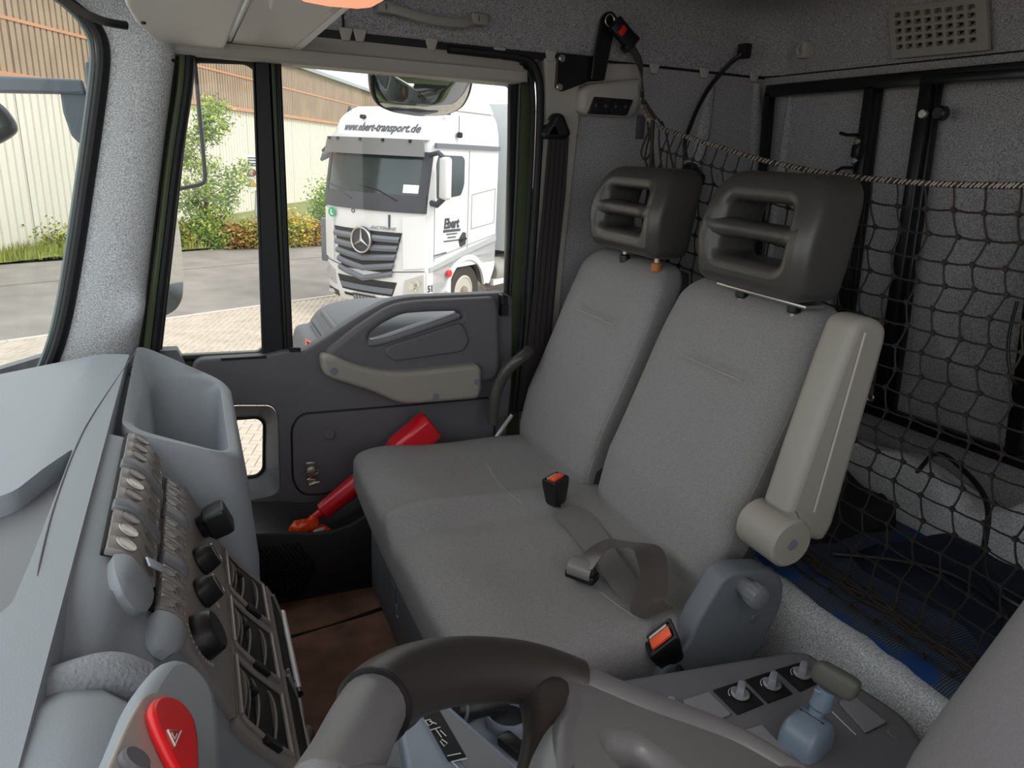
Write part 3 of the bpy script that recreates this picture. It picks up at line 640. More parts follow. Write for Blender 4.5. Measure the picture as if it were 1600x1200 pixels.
# centre stack body
m = MB(); rings = []
for Y, sh in ((1.165, .02), (1.155, .006), (1.14, 0), (.76, 0), (.72, .004), (.69, .014), (.66, .034), (.63, .06), (.55, .085), (.45, .10), (-.3, .10)):
    ring = [F(i, Y, -.006-sh*(.5 if i < 3 else 1)) for i in (0, .5, 1, 1.5, 2, 2.5, 3, 4, 5, 6, 7, 8, 9)]
    ring = [np.array((p[0], p[1], p[2]-(sh*.4 if k < 5 else 0))) for k, p in enumerate(ring)]
    ring += [np.array((-.02, Y, .12)), np.array((-.158, Y, .12)), np.array((-.158, Y, .80)), np.array((-.156, Y, .870)), np.array((-.152, Y, .882-sh*.4))]
    rings.append(ring)
stack = obj('stack_body', m.loft(rings), 'dash', dash, smooth=50)
sm = [np.array(p) for p in (W(62, 900, Z=.887), W(58, 935, Z=.884), W(72, 965, Z=.87), W(145, 1038, Z=.82))]
obj('panel_seam', MB().tube(smooth_path(sm+[W(160, 1052, Z=.81)]), .0012, 5), 'rubber', stack)
# dash top with a recessed tray
tp_ = [W(a, b, Z=.889)[:2] for a, b in ((115, 700), (50, 870), (18, 945), (-60, 1000), (-330, 1000), (-150, 800), (22, 763))]
out = [(-.137, .70), (-.137, 1.16), (-.137, 1.62), (-.20, 1.68), (-.30, 1.72), (-.62, 1.72), (-.62, -.35), (-.137, -.35)]
def dwarp(x, y, z, p): return (x, y, p[2]-max(0, -.2-x)*.17-max(0, y-1.45)**2*.5)
m = MB(); NX, NY = 46, 110
def intp(x, y, q=tp_):
    r = False
    for a in range(len(q)):
        (x1, y1), (x2, y2) = q[a], q[a-1]
        if (y1 > y) != (y2 > y) and x < (x2-x1)*(y-y1)/(y2-y1)+x1: r = not r
    return r
tpc = np.mean(tp_, 0)
G2 = {}
hx0, hx1 = min(q[0] for q in tp_), max(q[0] for q in tp_); hy0, hy1 = min(q[1] for q in tp_), max(q[1] for q in tp_)
# shore up the plate: fine strips around a polygonal hole
hole_r = rpoly(tp_, .012)
outer_r = rpoly(out, [.0, .0, .03, .03, .05, .02, .02, .02])
zpl(m, [outer_r, hole_r], .861, .028, .0, None)
bm_t = bmesh.new(); vv_ = [bm_t.verts.new(p) for p in m.v]
for f_ in m.f:
    try: bm_t.faces.new([vv_[i] for i in f_])
    except ValueError: pass
for k in range(1, 24): bmesh.ops.bisect_plane(bm_t, geom=bm_t.verts[:]+bm_t.edges[:]+bm_t.faces[:], plane_co=(-.62+k*.02, 0, 0), plane_no=(1, 0, 0))
for k in range(1, 12): bmesh.ops.bisect_plane(bm_t, geom=bm_t.verts[:]+bm_t.edges[:]+bm_t.faces[:], plane_co=(0, 1.40+k*.028, 0), plane_no=(0, 1, 0))
bm_t.verts.index_update(); m = MB(); m.add([dwarp(v.co.x, v.co.y, 0, v.co) for v in bm_t.verts], [tuple(v.index for v in f.verts) for f in bm_t.faces]); bm_t.free()
dtop = obj('dash_top', m, 'dash', dash, smooth=50)
m = MB(); m.loft([[(x, y, dwarp(x, y, 0, (x, y, .862))[2]) for x, y in rpoly(tp_, .012)], [(x*.98-.004, y, dwarp(x, y, 0, (x, y, .835))[2]) for x, y in rpoly(tp_, .012)]], cap=True); tray = obj('top_tray', m, 'dash_side', dash)
m = MB()
for i in range(22):
    for j in range(16):
        x, y = -.172-i*.0075, .99-j*.0115-(i % 2)*.005
        inside = False; q = tp_; n_ = len(q)
        for a in range(n_):
            (x1, y1), (x2, y2) = q[a], q[a-1]
            if (y1 > y) != (y2 > y) and x+.006 < (x2-x1)*(y-y1)/(y2-y1)+x1: inside = not inside
        if inside: z = dwarp(x, y, 0, (x, y, .8352))[2]; m.cyl((x, y, z), (x, y, z+.0008), .0014, 6)
obj('tray_dimple', m, 'door', tray, kind='stuff')
obj('top_seam', MB().tube(smooth_path([W(213, 548, Z=.888), W(150, 640, Z=.8895), W(118, 700, Z=.8895), W(85, 790, Z=.8895), W(62, 880, Z=.8895), W(58, 920, Z=.886)]), .0009, 5), 'door', dtop)
m = MB()
for (a, b) in (((62, 640), (20, 705)), ((50, 650), (48, 648)), ((0, 735), (28, 690))): m.tube([W(a[0], a[1], Z=.868), W(b[0], b[1], Z=.868)], .0014, 5)
obj('demist_slot', m, 'rubber', dtop)
m = MB().box(-.60, -.15, -.35, 1.60, .15, .66); obj('dash_core', m, 'dash_side', dash)
# storage bin
def ring4(c, r, n=6):
    (a, b, c_, d) = [np.array(q, float) for q in c]
    pl = rpoly([tuple(q[:2]) for q in (a, b, c_, d)], r, n); out = []
    A = np.array([[1, q[0], q[1], q[0]*q[1]] for q in (a, b, c_, d)]); k = np.linalg.solve(A, [q[2] for q in (a, b, c_, d)])
    return [(x, y, k[0]+k[1]*x+k[2]*y+k[3]*x*y) for x, y in pl]
o0 = [(-.125, 1.17, .30), (.055, 1.17, .30), (.06, 1.64, .30), (-.125, 1.66, .30)]
o1 = [(-.125, 1.17, .62), (.062, 1.17, .60), (.068, 1.64, .60), (-.125, 1.66, .62)]
o2 = [(-.128, 1.175, .860), (.046, 1.172, .795), (.048, 1.64, .785), (-.128, 1.665, .872)]
o3 = [(-.126, 1.180, .872), (.038, 1.180, .808), (.040, 1.625, .800), (-.126, 1.655, .888)]
i1 = [(-.112, 1.195, .868), (.026, 1.195, .808), (.026, 1.585, .806), (-.114, 1.60, .838)]
i2 = [(-.108, 1.20, .855), (.021, 1.20, .796), (.021, 1.575, .790), (-.108, 1.585, .825)]
i3 = [(-.095, 1.23, .66), (.005, 1.22, .66), (.005, 1.54, .66), (-.095, 1.54, .66)]
i4 = [(-.085, 1.24, .65), (-.005, 1.23, .65), (-.005, 1.53, .65), (-.085, 1.53, .65)]
m = MB().loft([ring4(c, r) for c, r in ((o0, .03), (o1, .045), (o2, .045), (o3, .045), (i1, .035), (i2, .033), (i3, .03), (i4, .02))])
bin_ = obj('storage_bin', m, 'dash', dash, smooth=55)
c = W(290, 690, X=-.02); m = MB().box(-.055, -.03, 1.235, 1.30, .652, .685); obj('bin_insert', m, 'fabric_light', bin_, bev=.004)
p = [W(195, 573, Y=1.605), W(220, 613, Y=1.60)]; obj('bin_slot', MB().tube(p, .0014, 5), 'rubber', bin_)
p = [W(a, b, Y=1.607) for a, b in ((194, 572), (200, 568), (211, 579), (205, 588))]; obj('bin_tab', MB().tube(p+[p[0]], .0011, 5), 'rubber', bin_)
# --- switch banks
swm = mat('warm grey switch plastic', (140, 135, 130), .38, spec=.6)
m = MB()
def quad_plate(i0, i1, Y0, Y1, h0, h1):
    """a plate lying on the stack face between two profile positions"""
    n = 5; a = [F(i0+(i1-i0)*k/n, Y0, h1) for k in range(n+1)]; b = [F(i0+(i1-i0)*k/n, Y1, h1) for k in range(n+1)]
    a2 = [F(i0+(i1-i0)*k/n, Y0, h0) for k in range(n+1)]; b2 = [F(i0+(i1-i0)*k/n, Y1, h0) for k in range(n+1)]
    return MB().loft([a+a2[::-1], b+b2[::-1]])
for bi, (i0, i1, hh) in enumerate(((.52, 1.98, .004), (2.12, 3.16, .003))):
    bk = obj('switch_bank', quad_plate(i0, i1, .792 if bi == 0 else .764, 1.135 if bi == 0 else 1.108, -.01, hh), 'rubber', dash, bev=.002)
    # housing blanks: the bars between groups and the rounded near end
    Y = 1.125 if bi == 0 else 1.098
    for g in range(3):
        for s in range(3):
            y1_, y0_ = Y, Y-.0315
            sw = obj('rocker_switch', quad_plate(i0+.06, i1-.06, y0_+.0012, y1_-.0012, 0, hh+.006), swm, bk, bev=.0016)
            for q in (.26, .74):
                ic = i0+.06+(i1-i0-.12)*q; c = F(ic, (y0_+y1_)/2, hh+.006); n_ = NF((i0+i1)/2)
                lens = (bi == 0 and ((g == 2 and s > 0 and q < .5) or (g == 1 and s == 1 and q < .5)))
                t_ = TF(ic); mm = MB()
                r_ = .0112 if bi == 0 else .0085
                rgs = []
                for rad, hgt in ((r_, .0004), (r_*.95, .0013), (r_*.86, .0007), (r_*.3, .0005)):
                    rgs.append([c+n_*(hgt-.0004)+t_*math.cos(a)*rad*1.05+np.array(YV)*math.sin(a)*rad for a in np.linspace(0, 2*PI, 19)[:-1]])
                mm.loft(rgs); obj('dimple', mm, mat('pale lens', (206, 204, 196), .25) if lens else mat('dimple shade grey', (112, 108, 104), .35), sw, smooth=30)  # grey kept darker than the rocker, painting the shade of a hollow
            Y -= .0315
        Y -= .003
        if g < 2:
            obj('bank_bar', quad_plate(i0+.02, i1-.02, Y-.024, Y, 0, hh+.009), 'dash_side', bk, bev=.004); Y -= .027
    # rounded near end cap
    rg = []
    for t in np.linspace(0, 1, 8):
        y = Y-.001-.052*t; k = math.sqrt(max(0, 1-t*t)); ic = (i0+i1)/2+(.12 if bi == 0 else 0); hi = ((i1-i0)/2-(.12 if bi == 0 else 0))*(.35+.65*k)
        rg.append([F(ic-hi+2*hi*q/8, y, (hh+.008)*k*math.sin(PI*(q+.6)/9.2)**.4) for q in range(9)]+[F(ic+hi, y, -.01), F(ic-hi, y, -.01)])
    obj('end_cap', MB().loft(rg), 'dash', bk, smooth=50)
p0 = F(1.25, .795, .016); tag_ = MB().obox(F(1.62, .800, .017), TF(1.6)*.6+np.array((0, .55, 0)), np.cross(NF(1.6), TF(1.6)*.6+np.array((0, .55, 0))), NF(1.6), .019, .0055, .0012)
obj('bright_tab', tag_, mat('pale blue tab', (208, 222, 232), .3), dash, bev=.0005)
# --- control strip: black knob, two levers, temperature dial
def plateF(i0, i1, y0, y1, h, name, mm, par, bev=.0015): return obj(name, quad_plate(i0, i1, y0, y1, -.01, h), mm, par, bev=bev)
strip = plateF(3.22, 4.98, .74, 1.142, .002, 'control_strip', swm, dash)
c = F(3.85, 1.075, 0); n_ = NF(3.85)
kb = obj('drive_knob', MB().cyl(c+n_*0, c+n_*.012, .016, 24, r1=.019), 'black', dash, label='black square push knob')
rg = []
u_, v_ = TF(3.85), np.array(YV)
for h, k in ((.010, .7), (.016, .95), (.036, 1.0), (.044, .95), (.046, .8)): rg.append([c+n_*h+u_*x*k+v_*y*k for x, y in rpoly([(-.022, -.022), (.022, -.022), (.022, .022), (-.022, .022)], .007, 4)])
obj('knob_head', MB().loft(rg), 'black', kb); 
for y in (.965, .885):
    c = F(3.75, y, .002); n_ = NF(3.75); lv = obj('flap_lever', MB().cyl(c, c+n_*.004, .020, 24, bev=.001), 'black', dash)
    rg = [[c+n_*h+TF(3.75)*a*kx+np.array(YV)*b*ky for a, b in (se(2*PI*j/20, 2.5) for j in range(20))] for h, kx, ky in ((.003, .020, .020), (.012, .019, .015), (.022, .0165, .008), (.025, .014, .005))]
    obj('lever_grip', MB().loft(rg), 'black', lv); rim = [c+n_*.0245+TF(3.75)*math.cos(a)*.016+np.array(YV)*math.sin(a)*.006 for a in np.linspace(0, 2*PI, 20)]
    obj('chrome_edge', MB().tube(rim, .0012, 5), 'steel', lv)
c = F(3.72, .790, .002); n_ = NF(3.72); dl = obj('temperature_dial', MB().tubeR([c, c+n_*.004, c+n_*.018, c+n_*.021], [.029, .0285, .025, .022], 32, n_), 'black', dash, label='temperature dial')
obj('dial_face', MB().tubeR([c+n_*.020, c+n_*.0205], [.0165, .0165], 28, n_), 'dash_side', dl)
gr = []
for k in range(15):
    a = -2.5+k*.21; u_ = TF(3.72)*-math.cos(a)+np.array(YV)*math.sin(a)*1.0; p = c+u_*.0335
    obj('scale_mark', MB().obox(p, u_, np.cross(n_, u_), n_, .0022, .0011, .0006), mat('red scale mark', (205, 92, 72), .5) if k > 10 else mat('white scale mark', (205, 205, 205), .5), dl)
icon = mat('white print', (214, 214, 210), .5)
for y, i_ in ((.925, 4.5), (.845, 4.5)):
    c = F(i_, y, .0025); t_ = TF(4.7); obj('fan_mark', MB().tube([c+t_*math.cos(a)*.004+np.array(YV)*math.sin(a)*.004 for a in np.linspace(0, 5, 9)], .0007, 4), icon, strip)
# --- three air vents
vb = plateF(5.02, 6.86, .728, 1.145, .003, 'vent_surround', swm, dash)
for q, (y0, y1) in enumerate(((1.022, 1.130), (.885, .993), (.745, .855))):
    vt = obj('air_vent', quad_plate(5.16, 6.72, y0, y1, -.01, .0035), mat('painted opening shadow', (20, 19, 19), .7), dash, bev=.001)  # near-black plate paints the shade inside the vent
    fr_ = [F(i, y, .005) for i, y in [(5.14, y0), (5.5, y0-.002), (6.2, y0-.002), (6.74, y0), (6.74, y1), (6.2, y1+.002), (5.5, y1+.002), (5.14, y1), (5.14, y0)]]
    obj('vent_frame', MB().tube(fr_, .0032, 8), swm, vt)
    for s in range(4):
        ic = 5.42+s*.34; pts = []
        rg = []
        for t in np.linspace(0, 1, 11):
            y = y0+.003+(y1-y0-.006)*t; bow = .017*(1-(2*t-1)**2)*.55
            rg.append([F(ic, y, .001+bow), F(ic+.035, y, .0015+bow), F(ic+.035+.06, y, -.004), F(ic+.06, y, -.004)])
        obj('slat', MB().loft(rg), swm, vt, smooth=60)
    c = F(6.0, (y0+y1)/2+.004, .011); obj('slat_tab', MB().obox(c, TF(6), YV, NF(6), .006, .005, .005), 'black', vt, bev=.0015)
    c = F(6.35, y0-.006, .006); obj('vent_wheel', MB().obox(c, TF(6.3), YV, NF(6.3), .014, .006, .004), 'black', vt, bev=.0015)
# --- trays and rail below
plateF(6.9, 8.95, .70, 1.148, .003, 'lower_surround', swm, dash)
for y0, y1 in ((.935, 1.125), (.735, .915)):
    pc = obj('card_pocket', quad_plate(7.0, 8.3, y0, y1, 0, .0036), mat('painted opening shadow', (20, 19, 19), .7), dash)  # flat near-black plate paints the shade of the pocket opening
    obj('pocket_edge', MB().tube([F(7.0, y1, .005), F(7.5, y1, .005), F(8.3, y1, .005), F(8.3, y0, .005), F(7.1, y0, .005)], .0026, 6), swm, pc)
    obj('pocket_bar', MB().tube([F(7.75, y1-.01, .006), F(7.75, y0+.01, .006)], .002, 6), swm, pc)
a, b = W(441, 957, Y=1.13), W(466, 1078, Y=.93)
rl = obj('side_rail', MB().tube([a, b], .0055, 10), 'steel_grey', dash); obj('rail_foot', MB().cyl(b, b+_n(b-a)*.010, .0062, 10), 'black', rl)
obj('rail_plate', MB().obox((a+b)/2+(-.016, 0, 0), b-a, (0, 0, 1), (1, 0, 0), .115, .02, .004), swm, rl, bev=.002)

# ================================================================ instrument hood with the hazard switch
hz = .02
A_ = lambda px, py, Y: W(px, py, Y=Y)
hp = []
for Y, k in ((.60, .0), (.585, .7), (.55, .95), (.50, 1), (.3, 1.05), (.0, 1.05), (-.2, 1.0)):
    rg = []
    for x, z in ((-.50, .78), (-.40, .850), (-.20, .882), (-.115, .886), (-.085, .879), (-.055, .850), (-.02, .80), (.02, .70), (.0, .60), (-.5, .60)):
        rg.append((-.25+(x+.25)*(.72+.28*k), Y, .60+(z-.60)*(.80+.20*k)))
    hp.append(rg)
hood = obj('instrument_hood', MB().loft(hp), 'dash', dash, smooth=45)
# cowl lip over the panel, with the inset panel facing the driver
PN = _n((.62, .10, .62)); PP = W(245, 1110, Y=.46)
def Q(px, py, h=0): return WP(px, py, PP+PN*h, PN)
def qplate(pts, h, th, bev, rr_=.01, par=None):
    O = Q(245, 1130); ux = _n(np.cross(YV, PN)); uy = np.cross(PN, ux)
    pl = [((Q(a, b, h)-O)@ux, (Q(a, b, h)-O)@uy) for a, b in pts]
    return MB().plate(rpoly(pl, rr_, 6), O+PN*h, ux, uy, PN, th, bev)
cowl = [(140, 1215), (180, 1120), (212, 1078), (236, 1070), (270, 1085), (298, 1120), (306, 1160), (308, 1300), (100, 1300)]
obj('cowl', qplate(cowl, -.030, .030, .010, .02), 'dash', hood, smooth=50)
inn = [(158, 1215), (193, 1135), (218, 1093), (236, 1086), (262, 1098), (286, 1124), (298, 1165), (300, 1290), (120, 1290)]
pan = obj('hazard_panel', qplate(inn, .0, .004, .0015, .015), mat('warm grey panel', (168, 160, 154), .45), hood)
hzb = [(222, 1118), (232, 1102), (250, 1099), (272, 1108), (292, 1132), (299, 1170), (300, 1245), (272, 1235), (250, 1195), (230, 1150)]
hb = obj('hazard_switch', qplate(hzb, .004, .008, .003, .008), mat('signal red switch', (232, 14, 24), .35), hood, label='red hazard warning switch', smooth=50)
tri = [Q(a, b, .0125) for a, b in ((262, 1141), (283, 1142), (273, 1165))]; obj('triangle_mark', MB().tube(tri+[tri[0]], .0007, 5), icon, hb)
tri = [Q(a, b, .0125) for a, b in ((268, 1145), (277, 1146), (273, 1155))]; obj('triangle_mark', MB().tube(tri+[tri[0]], .0005, 5), icon, hb)
c = Q(205, 1196, .004); obj('round_button', MB().tubeR([c, c+PN*.004, c+PN*.006], [.0095, .0095, .008], 28, PN), 'door', hood)
# leather-look cover strip between hood and stack
lt_ = smooth_path([W(0, 1110, Y=.60), W(80, 1085, Y=.60), W(165, 1060, Y=.61), W(215, 1075, Y=.61)]); obj('cover_strip', MB().tube(lt_, .022, 14), mat('grained cover', (150, 153, 158), .5, bump=(260, .8, .002)), dash, smooth=60)

# ================================================================ steering wheel
WC, WT, WR = np.array((.2386, .18, .8986)), .483, .25
WNn = _n((math.sin(WT), 0, math.cos(WT)))
whl = empty('steering_wheel', WC-WNn*.25, 'dark grey truck steering wheel with leather grained rim', 'steering wheel')
def wp(px, py, h=0): return WP(px, py, WC+WNn*h, WNn)
leather = mat('black grained leather', (50, 46, 44), .36, bump=(1100, .4, .0006), spec=.5)
greyrim = mat('satin grey rim', (104, 102, 103), .38, bump=(900, .3, .0005))
u_ = _n(np.cross(WNn, YV)); v_ = np.cross(WNn, u_)
obs = [(500, 1260), (540, 1190), (590, 1097), (660, 1058), (750, 1046), (850, 1058), (985, 1112), (1130, 1165), (1250, 1235)]
pa = [wp(a, b) for a, b in obs]; ang = lambda p: math.atan2((p-WC)@v_, (p-WC)@u_)
def ringpt(t, r=WR): return WC+u_*math.cos(t)*r+v_*math.sin(t)*r
vis = smooth_path(pa, 8); a0, a1 = ang(vis[-1]), ang(vis[0])
while a1 < a0: a1 += 2*PI
if a1-a0 < PI: a0, a1 = a1, a0+2*PI
rest = [ringpt(t, WR) for t in np.linspace(a0, a1, 50)][3:-3]
r0 = [.0205 if 16 <= i <= 44 else .0185 for i in range(len(vis))]
obj('leather_rim', MB().tube(vis[15:44], .0235, 22), leather, whl, smooth=70)
obj('grey_rim', MB().tube(rest+vis[:16], .0205, 22), greyrim, whl, smooth=70)
obj('grey_rim', MB().tube(vis[43:]+rest[:3], .0205, 22), greyrim, whl, smooth=70)
obj('rim_joint', MB().tube([vis[15], vis[15]*.8+vis[16]*.2], .0239, 22), 'rubber', whl)
def wpl(pts, h, th, bev, r=.012):
    pl = [((wp(a, b, h+th)-WC)@u_, (wp(a, b, h+th)-WC)@v_) for a, b in pts]
    return MB().plate(rpoly(pl, r, 6), WC+WNn*h, u_, v_, WNn, th, bev)
sp_ = smooth_path([wp(826, 1052, -.002), wp(852, 1090, -.006), wp(862, 1140, -.014), wp(858, 1190, -.022), wp(845, 1260, -.032)], 6)
obj('leather_spoke', MB().tube(sp_, [.019]*6+[.0215]*(len(sp_)-6), 16), leather, whl, smooth=70)
sp_ = smooth_path([wp(640, 1075, -.004), wp(628, 1105, -.012), wp(612, 1128, -.02)], 5); obj('thumb_rest', MB().tube(sp_, np.linspace(.018, .010, len(sp_)), 16), leather, whl, smooth=70)
cov = [(868, 1032), (905, 1046), (1010, 1084), (1130, 1133), (1270, 1200), (1300, 1260), (1085, 1262), (1062, 1205), (1030, 1180), (1004, 1163), (962, 1158), (958, 1168), (990, 1205), (1010, 1262), (872, 1262), (868, 1160), (872, 1120), (888, 1088), (876, 1060)]
obj('spoke_cover', wpl(cov, -.016, .030, .013, .012), greyrim, whl, smooth=60)
pad = [(872, 1108), (900, 1112), (930, 1140), (965, 1190), (980, 1262), (1020, 1400), (700, 1400), (800, 1262), (845, 1190), (855, 1140)]
obj('hub_pad', wpl(pad, -.030, .040, .016, .02), mat('pale grey hub pad', (140, 142, 144), .45, bump=(900, .2, .0005)), whl, smooth=60)
obj('column', MB().tubeR([WC-WNn*.03, WC-WNn*.10, WC-WNn*.45], [.07, .055, .05], 24, WNn), 'dash_side', whl)
obj('hub', MB().tubeR([WC-WNn*.055, WC-WNn*.045, WC-WNn*.015, WC-WNn*.005], [.07, .09, .09, .07], 32, WNn), greyrim, whl)

# ================================================================ low console between dash and seat (seen through the wheel)
blue = mat('pale blue grey plastic', (138, 148, 160), .45, bump=(600, .2, .0006))
tn = empty('tunnel_console', W(760, 1150, Z=.11), 'blue grey floor console seen through the steering wheel', 'console')
def zp(pts, Z): return [tuple(W(a, b, Z=Z)[:2]) for a, b in pts]
m = MB(); zpl(m, rpoly(zp([(690, 1085), (875, 1064), (882, 1290), (760, 1290), (690, 1200)], .50), .02), .12, .38, .012)
obj('console_body', m, blue, tn, smooth=50)
obj('console_seam', MB().tube([W(700, 1146, Z=.501), W(760, 1112, Z=.501)], .0012, 5), 'rubber', tn)
c = W(795, 1108, Z=.52); cup = obj('cup_holder', MB().tubeR([c-(0, 0, .03), c-(0, 0, .006), c, c-(0, 0, .002), c-(0, 0, .02)], [.034, .037, .035, .031, .029], 32, (0, 0, 1)), blue, tn)
obj('cup_well', MB().cyl(c-(0, 0, .022), c-(0, 0, .018), .030, 28), 'black', cup)
a, b = W(712, 1108, Z=.57), W(790, 1098, Z=.55); st = obj('stalk', MB().tubeR([a, a*.8+b*.2, a*.75+b*.25, b], [.013, .015, .017, .012], 18, _n(b-a)), 'black', tn)
obj('stalk_ring', MB().tubeR([a*.9+b*.1, a*.86+b*.14], [.0175, .0175], 20, _n(b-a)), 'dash_side', st)
m = MB().obox(W(802, 1165, Z=.508), (1, .4, 0), (-.4, 1, 0), ZV, .012, .022, .008); obj('black_catch', m, 'black', tn, bev=.004)
# labelled control lever body
lb = empty('shift_lever_panel', W(690, 1190, Z=.5), 'pale blue grey lever panel with a dark strip of white pictograms', 'control panel')
m = MB(); zpl(m, zp([(622, 1128), (662, 1098), (700, 1098), (850, 1230), (800, 1300), (655, 1300)], .68), .64, .04, .006); obj('panel_body', m, blue, lb)
m = MB(); zpl(m, zp([(652, 1108), (688, 1100), (838, 1232), (770, 1250)], .682), .6805, .003, .001); stp = obj('dark_strip', m, 'dash_side', lb)
m = MB(); zpl(m, zp([(657, 1112), (684, 1106), (728, 1182), (700, 1190)], .684), .6835, .0012, .0003); obj('symbol_field', m, 'black', stp)
def zline(pts, Z=.6855, r=.0006): return MB().tube([W(a, b, Z=Z) for a, b in pts], r, 4)
for l in ([(655, 1106), (659, 1110)], [(660, 1104), (664, 1110)], [(666, 1103), (670, 1107)], [(664, 1126), (672, 1124), (676, 1130), (670, 1134), (664, 1126)], [(671, 1127), (682, 1131)], [(672, 1141), (688, 1136)], [(680, 1138), (690, 1152)], [(688, 1141), (697, 1150)], [(690, 1155), (699, 1161), (694, 1166), (688, 1158)], [(699, 1181), (720, 1177)], [(706, 1190), (730, 1185)], [(706, 1190), (716, 1200)]):
    obj('white_mark', zline(l), icon, stp)
m = MB()
tg = [tuple(W(x0, y0, Z=.56)[:2]) for x0, y0 in ((540, 1240), (752, 1240), (706, 1005), (640, 1000), (560, 1040))]
tg = rpoly(tg, [.02, .02, .02, .05, .05]); cg = np.mean(tg, 0)
m.loft([[(cg[0]+(x-cg[0])*k, min(cg[1]+(y-cg[1])*k, 9), z) for x, y in tg] for z, k in ((.14, .94), (.50, .99), (.545, 1), (.557, .97), (.56, .92))])
gc = obj('gear_console', m, 'dash_side', label='rounded dark grey console block beyond the steering wheel rim', cat='console', smooth=50)
m = MB().tube(smooth_path([W(478, 1145, Z=.38), W(470, 1170, Z=.38), W(478, 1230, Z=.36)]), .016, 12); obj('grey_hose', m, mat('beige plastic sleeve', (140, 132, 120), .5), label='pale rounded pedal cover low beside the vent panel', cat='cover')

# ================================================================ gear selector console by the driver's seat
cz = .55
cons = empty('selector_console', W(1230, 1120, Z=.11), 'dark grey console with three rotary switches and a selector lever', 'console')
top_ = zp([(900, 1110), (950, 1062), (1240, 1014), (1262, 1016), (1420, 1118), (1470, 1200), (1450, 1400), (1000, 1500)], cz)
m = MB(); zpl(m, rpoly(top_, [.02, .01, .01, .02, .03, .03, .02, .02]), .13, cz-.13, .012); obj('console_body', m, 'door', cons, smooth=50)
def cpl(pts, h, th, r=.003, bev=.001): return zpl(MB(), rpoly(zp(pts, cz+h), r), cz+h-.001, th, bev)
for pts in (((1066, 1096), (1107, 1083), (1142, 1117), (1101, 1134)), ((1134, 1152), (1190, 1134), (1246, 1192), (1192, 1222)), ((1310, 1098), (1335, 1090), (1385, 1130), (1352, 1146))):
    q_ = np.mean(pts, 0); obj('cover_gap', cpl([tuple(q_+(np.array(a)-q_)*1.05) for a in pts], 0, .0016), 'black', cons); obj('blank_cover', cpl(pts, 0.001, .004), mat('smooth grey cover', (126, 125, 130), .5), cons)
for c_ in ((1256, 1028), (1136, 1144), (1398, 1146)): p = W(*c_, Z=cz); obj('screw_cap', MB().cyl(p-(0, 0, .003), p+(0, 0, .0012), .0095, 24, bev=.001), 'door', cons)
for k, (pts, kc) in enumerate(((((1113, 1079), (1157, 1065), (1194, 1101), (1152, 1118)), (1156, 1086)), (((1163, 1063), (1203, 1050), (1239, 1085), (1200, 1100)), (1206, 1071)), (((1211, 1047), (1249, 1036), (1285, 1065), (1250, 1082)), (1253, 1054)), (((1010, 1118), (1053, 1102), (1088, 1136), (1048, 1152)), (1046, 1112)))):
    pl_ = obj('switch_plate', cpl(pts, 0, .0025, .002), 'black', cons); p = W(*kc, Z=cz+.002)
    kg = mat('mid grey knob', (136, 138, 144), .4)
    kn = obj('rotary_knob', MB().cyl(p, p+(0, 0, .006), .0135, 26, bev=.0015), kg, pl_)
    dr = _n(W(kc[0]+2, kc[1]-10, Z=cz)-W(*kc, Z=cz)); sd = np.cross(ZV, dr); MBk = MB().loft([[p+dr*a*k_+sd*b*k_+np.array((0, 0, h)) for a, b in ((-.013, -.0062), (.013, -.0062), (.016, 0), (.013, .0062), (-.013, .0062))] for h, k_ in ((.004, 1), (.017, .85))])
    obj('knob_grip', MBk, kg, pl_, bev=.0015)
    obj('arc_mark', MB().tube([p+dr*math.cos(a)*.0165+sd*math.sin(a)*.0165+(0, 0, .001) for a in np.linspace(.5, 2.2, 9)], .0006, 4), icon, pl_)
    q = p+dr*.020+sd*.002+np.array((0, 0, .001)); m = MB().obox(q, dr, sd, ZV, .0008, .004, .0004).obox(q-dr*.003, dr, sd, ZV, .003, .0008, .0004).obox(q-dr*.006, dr, sd, ZV, .0008, .003, .0004); obj('axle_mark', m, icon, pl_)
for a, b in (((1316, 1096), (1365, 1134)), ((1300, 1112), (1337, 1148))): obj('label_line', MB().tube([W(*a, Z=cz+.001), W(*b, Z=cz+.001)], .0008, 4), icon, cons)
steelb = mat('blue grey cast lever', (112, 126, 140), .35, bump=(500, .2, .0004))
p = W(1258, 1160, Z=cz); fx = _n(W(1290, 1120, Z=cz)-W(1225, 1175, Z=cz)); fy = np.cross(ZV, fx)
rg = [[p+fx*a*kx+fy*b*ky+np.array((0, 0, h)) for a, b in (se(2*PI*j/32, 4) for j in range(32))] for h, kx, ky in ((0, .038, .028), (.016, .037, .0275), (.028, .032, .026), (.037, .023, .022), (.042, .010, .013))]
lvb = obj('lever_base', MB().loft(rg), steelb, cons, smooth=60)
obj('base_groove', MB().tube([p+fx*.004+fy*t+np.array((0, 0, .0415)) for t in np.linspace(-.018, .018, 7)], .0009, 5), 'black', lvb)
p1 = p+fx*.014+np.array((0, 0, .037)); pt = W(1304, 1052, Z=cz+.105); dd = _n(pt-p1)
nk = obj('lever_neck', MB().tubeR([p1, p1+dd*.012, p1+dd*.016, p1+dd*.045], [.010, .0105, .014, .0125], 22, dd), steelb, cons)
obj('neck_ring', MB().tube([p1+dd*.040+np.cross(dd, ZV)*.0165*math.cos(a)/1+np.cross(dd, _n(np.cross(dd, ZV)))*.0165*math.sin(a) for a in np.linspace(0, 2*PI, 25)], .003, 8), steelb, nk)
hx_ = _n(W(1336, 1062, Z=.65)-W(1280, 1030, Z=.65)); hy_ = _n(np.cross(dd, hx_)); hc = p1+dd*.062+hx_*.004
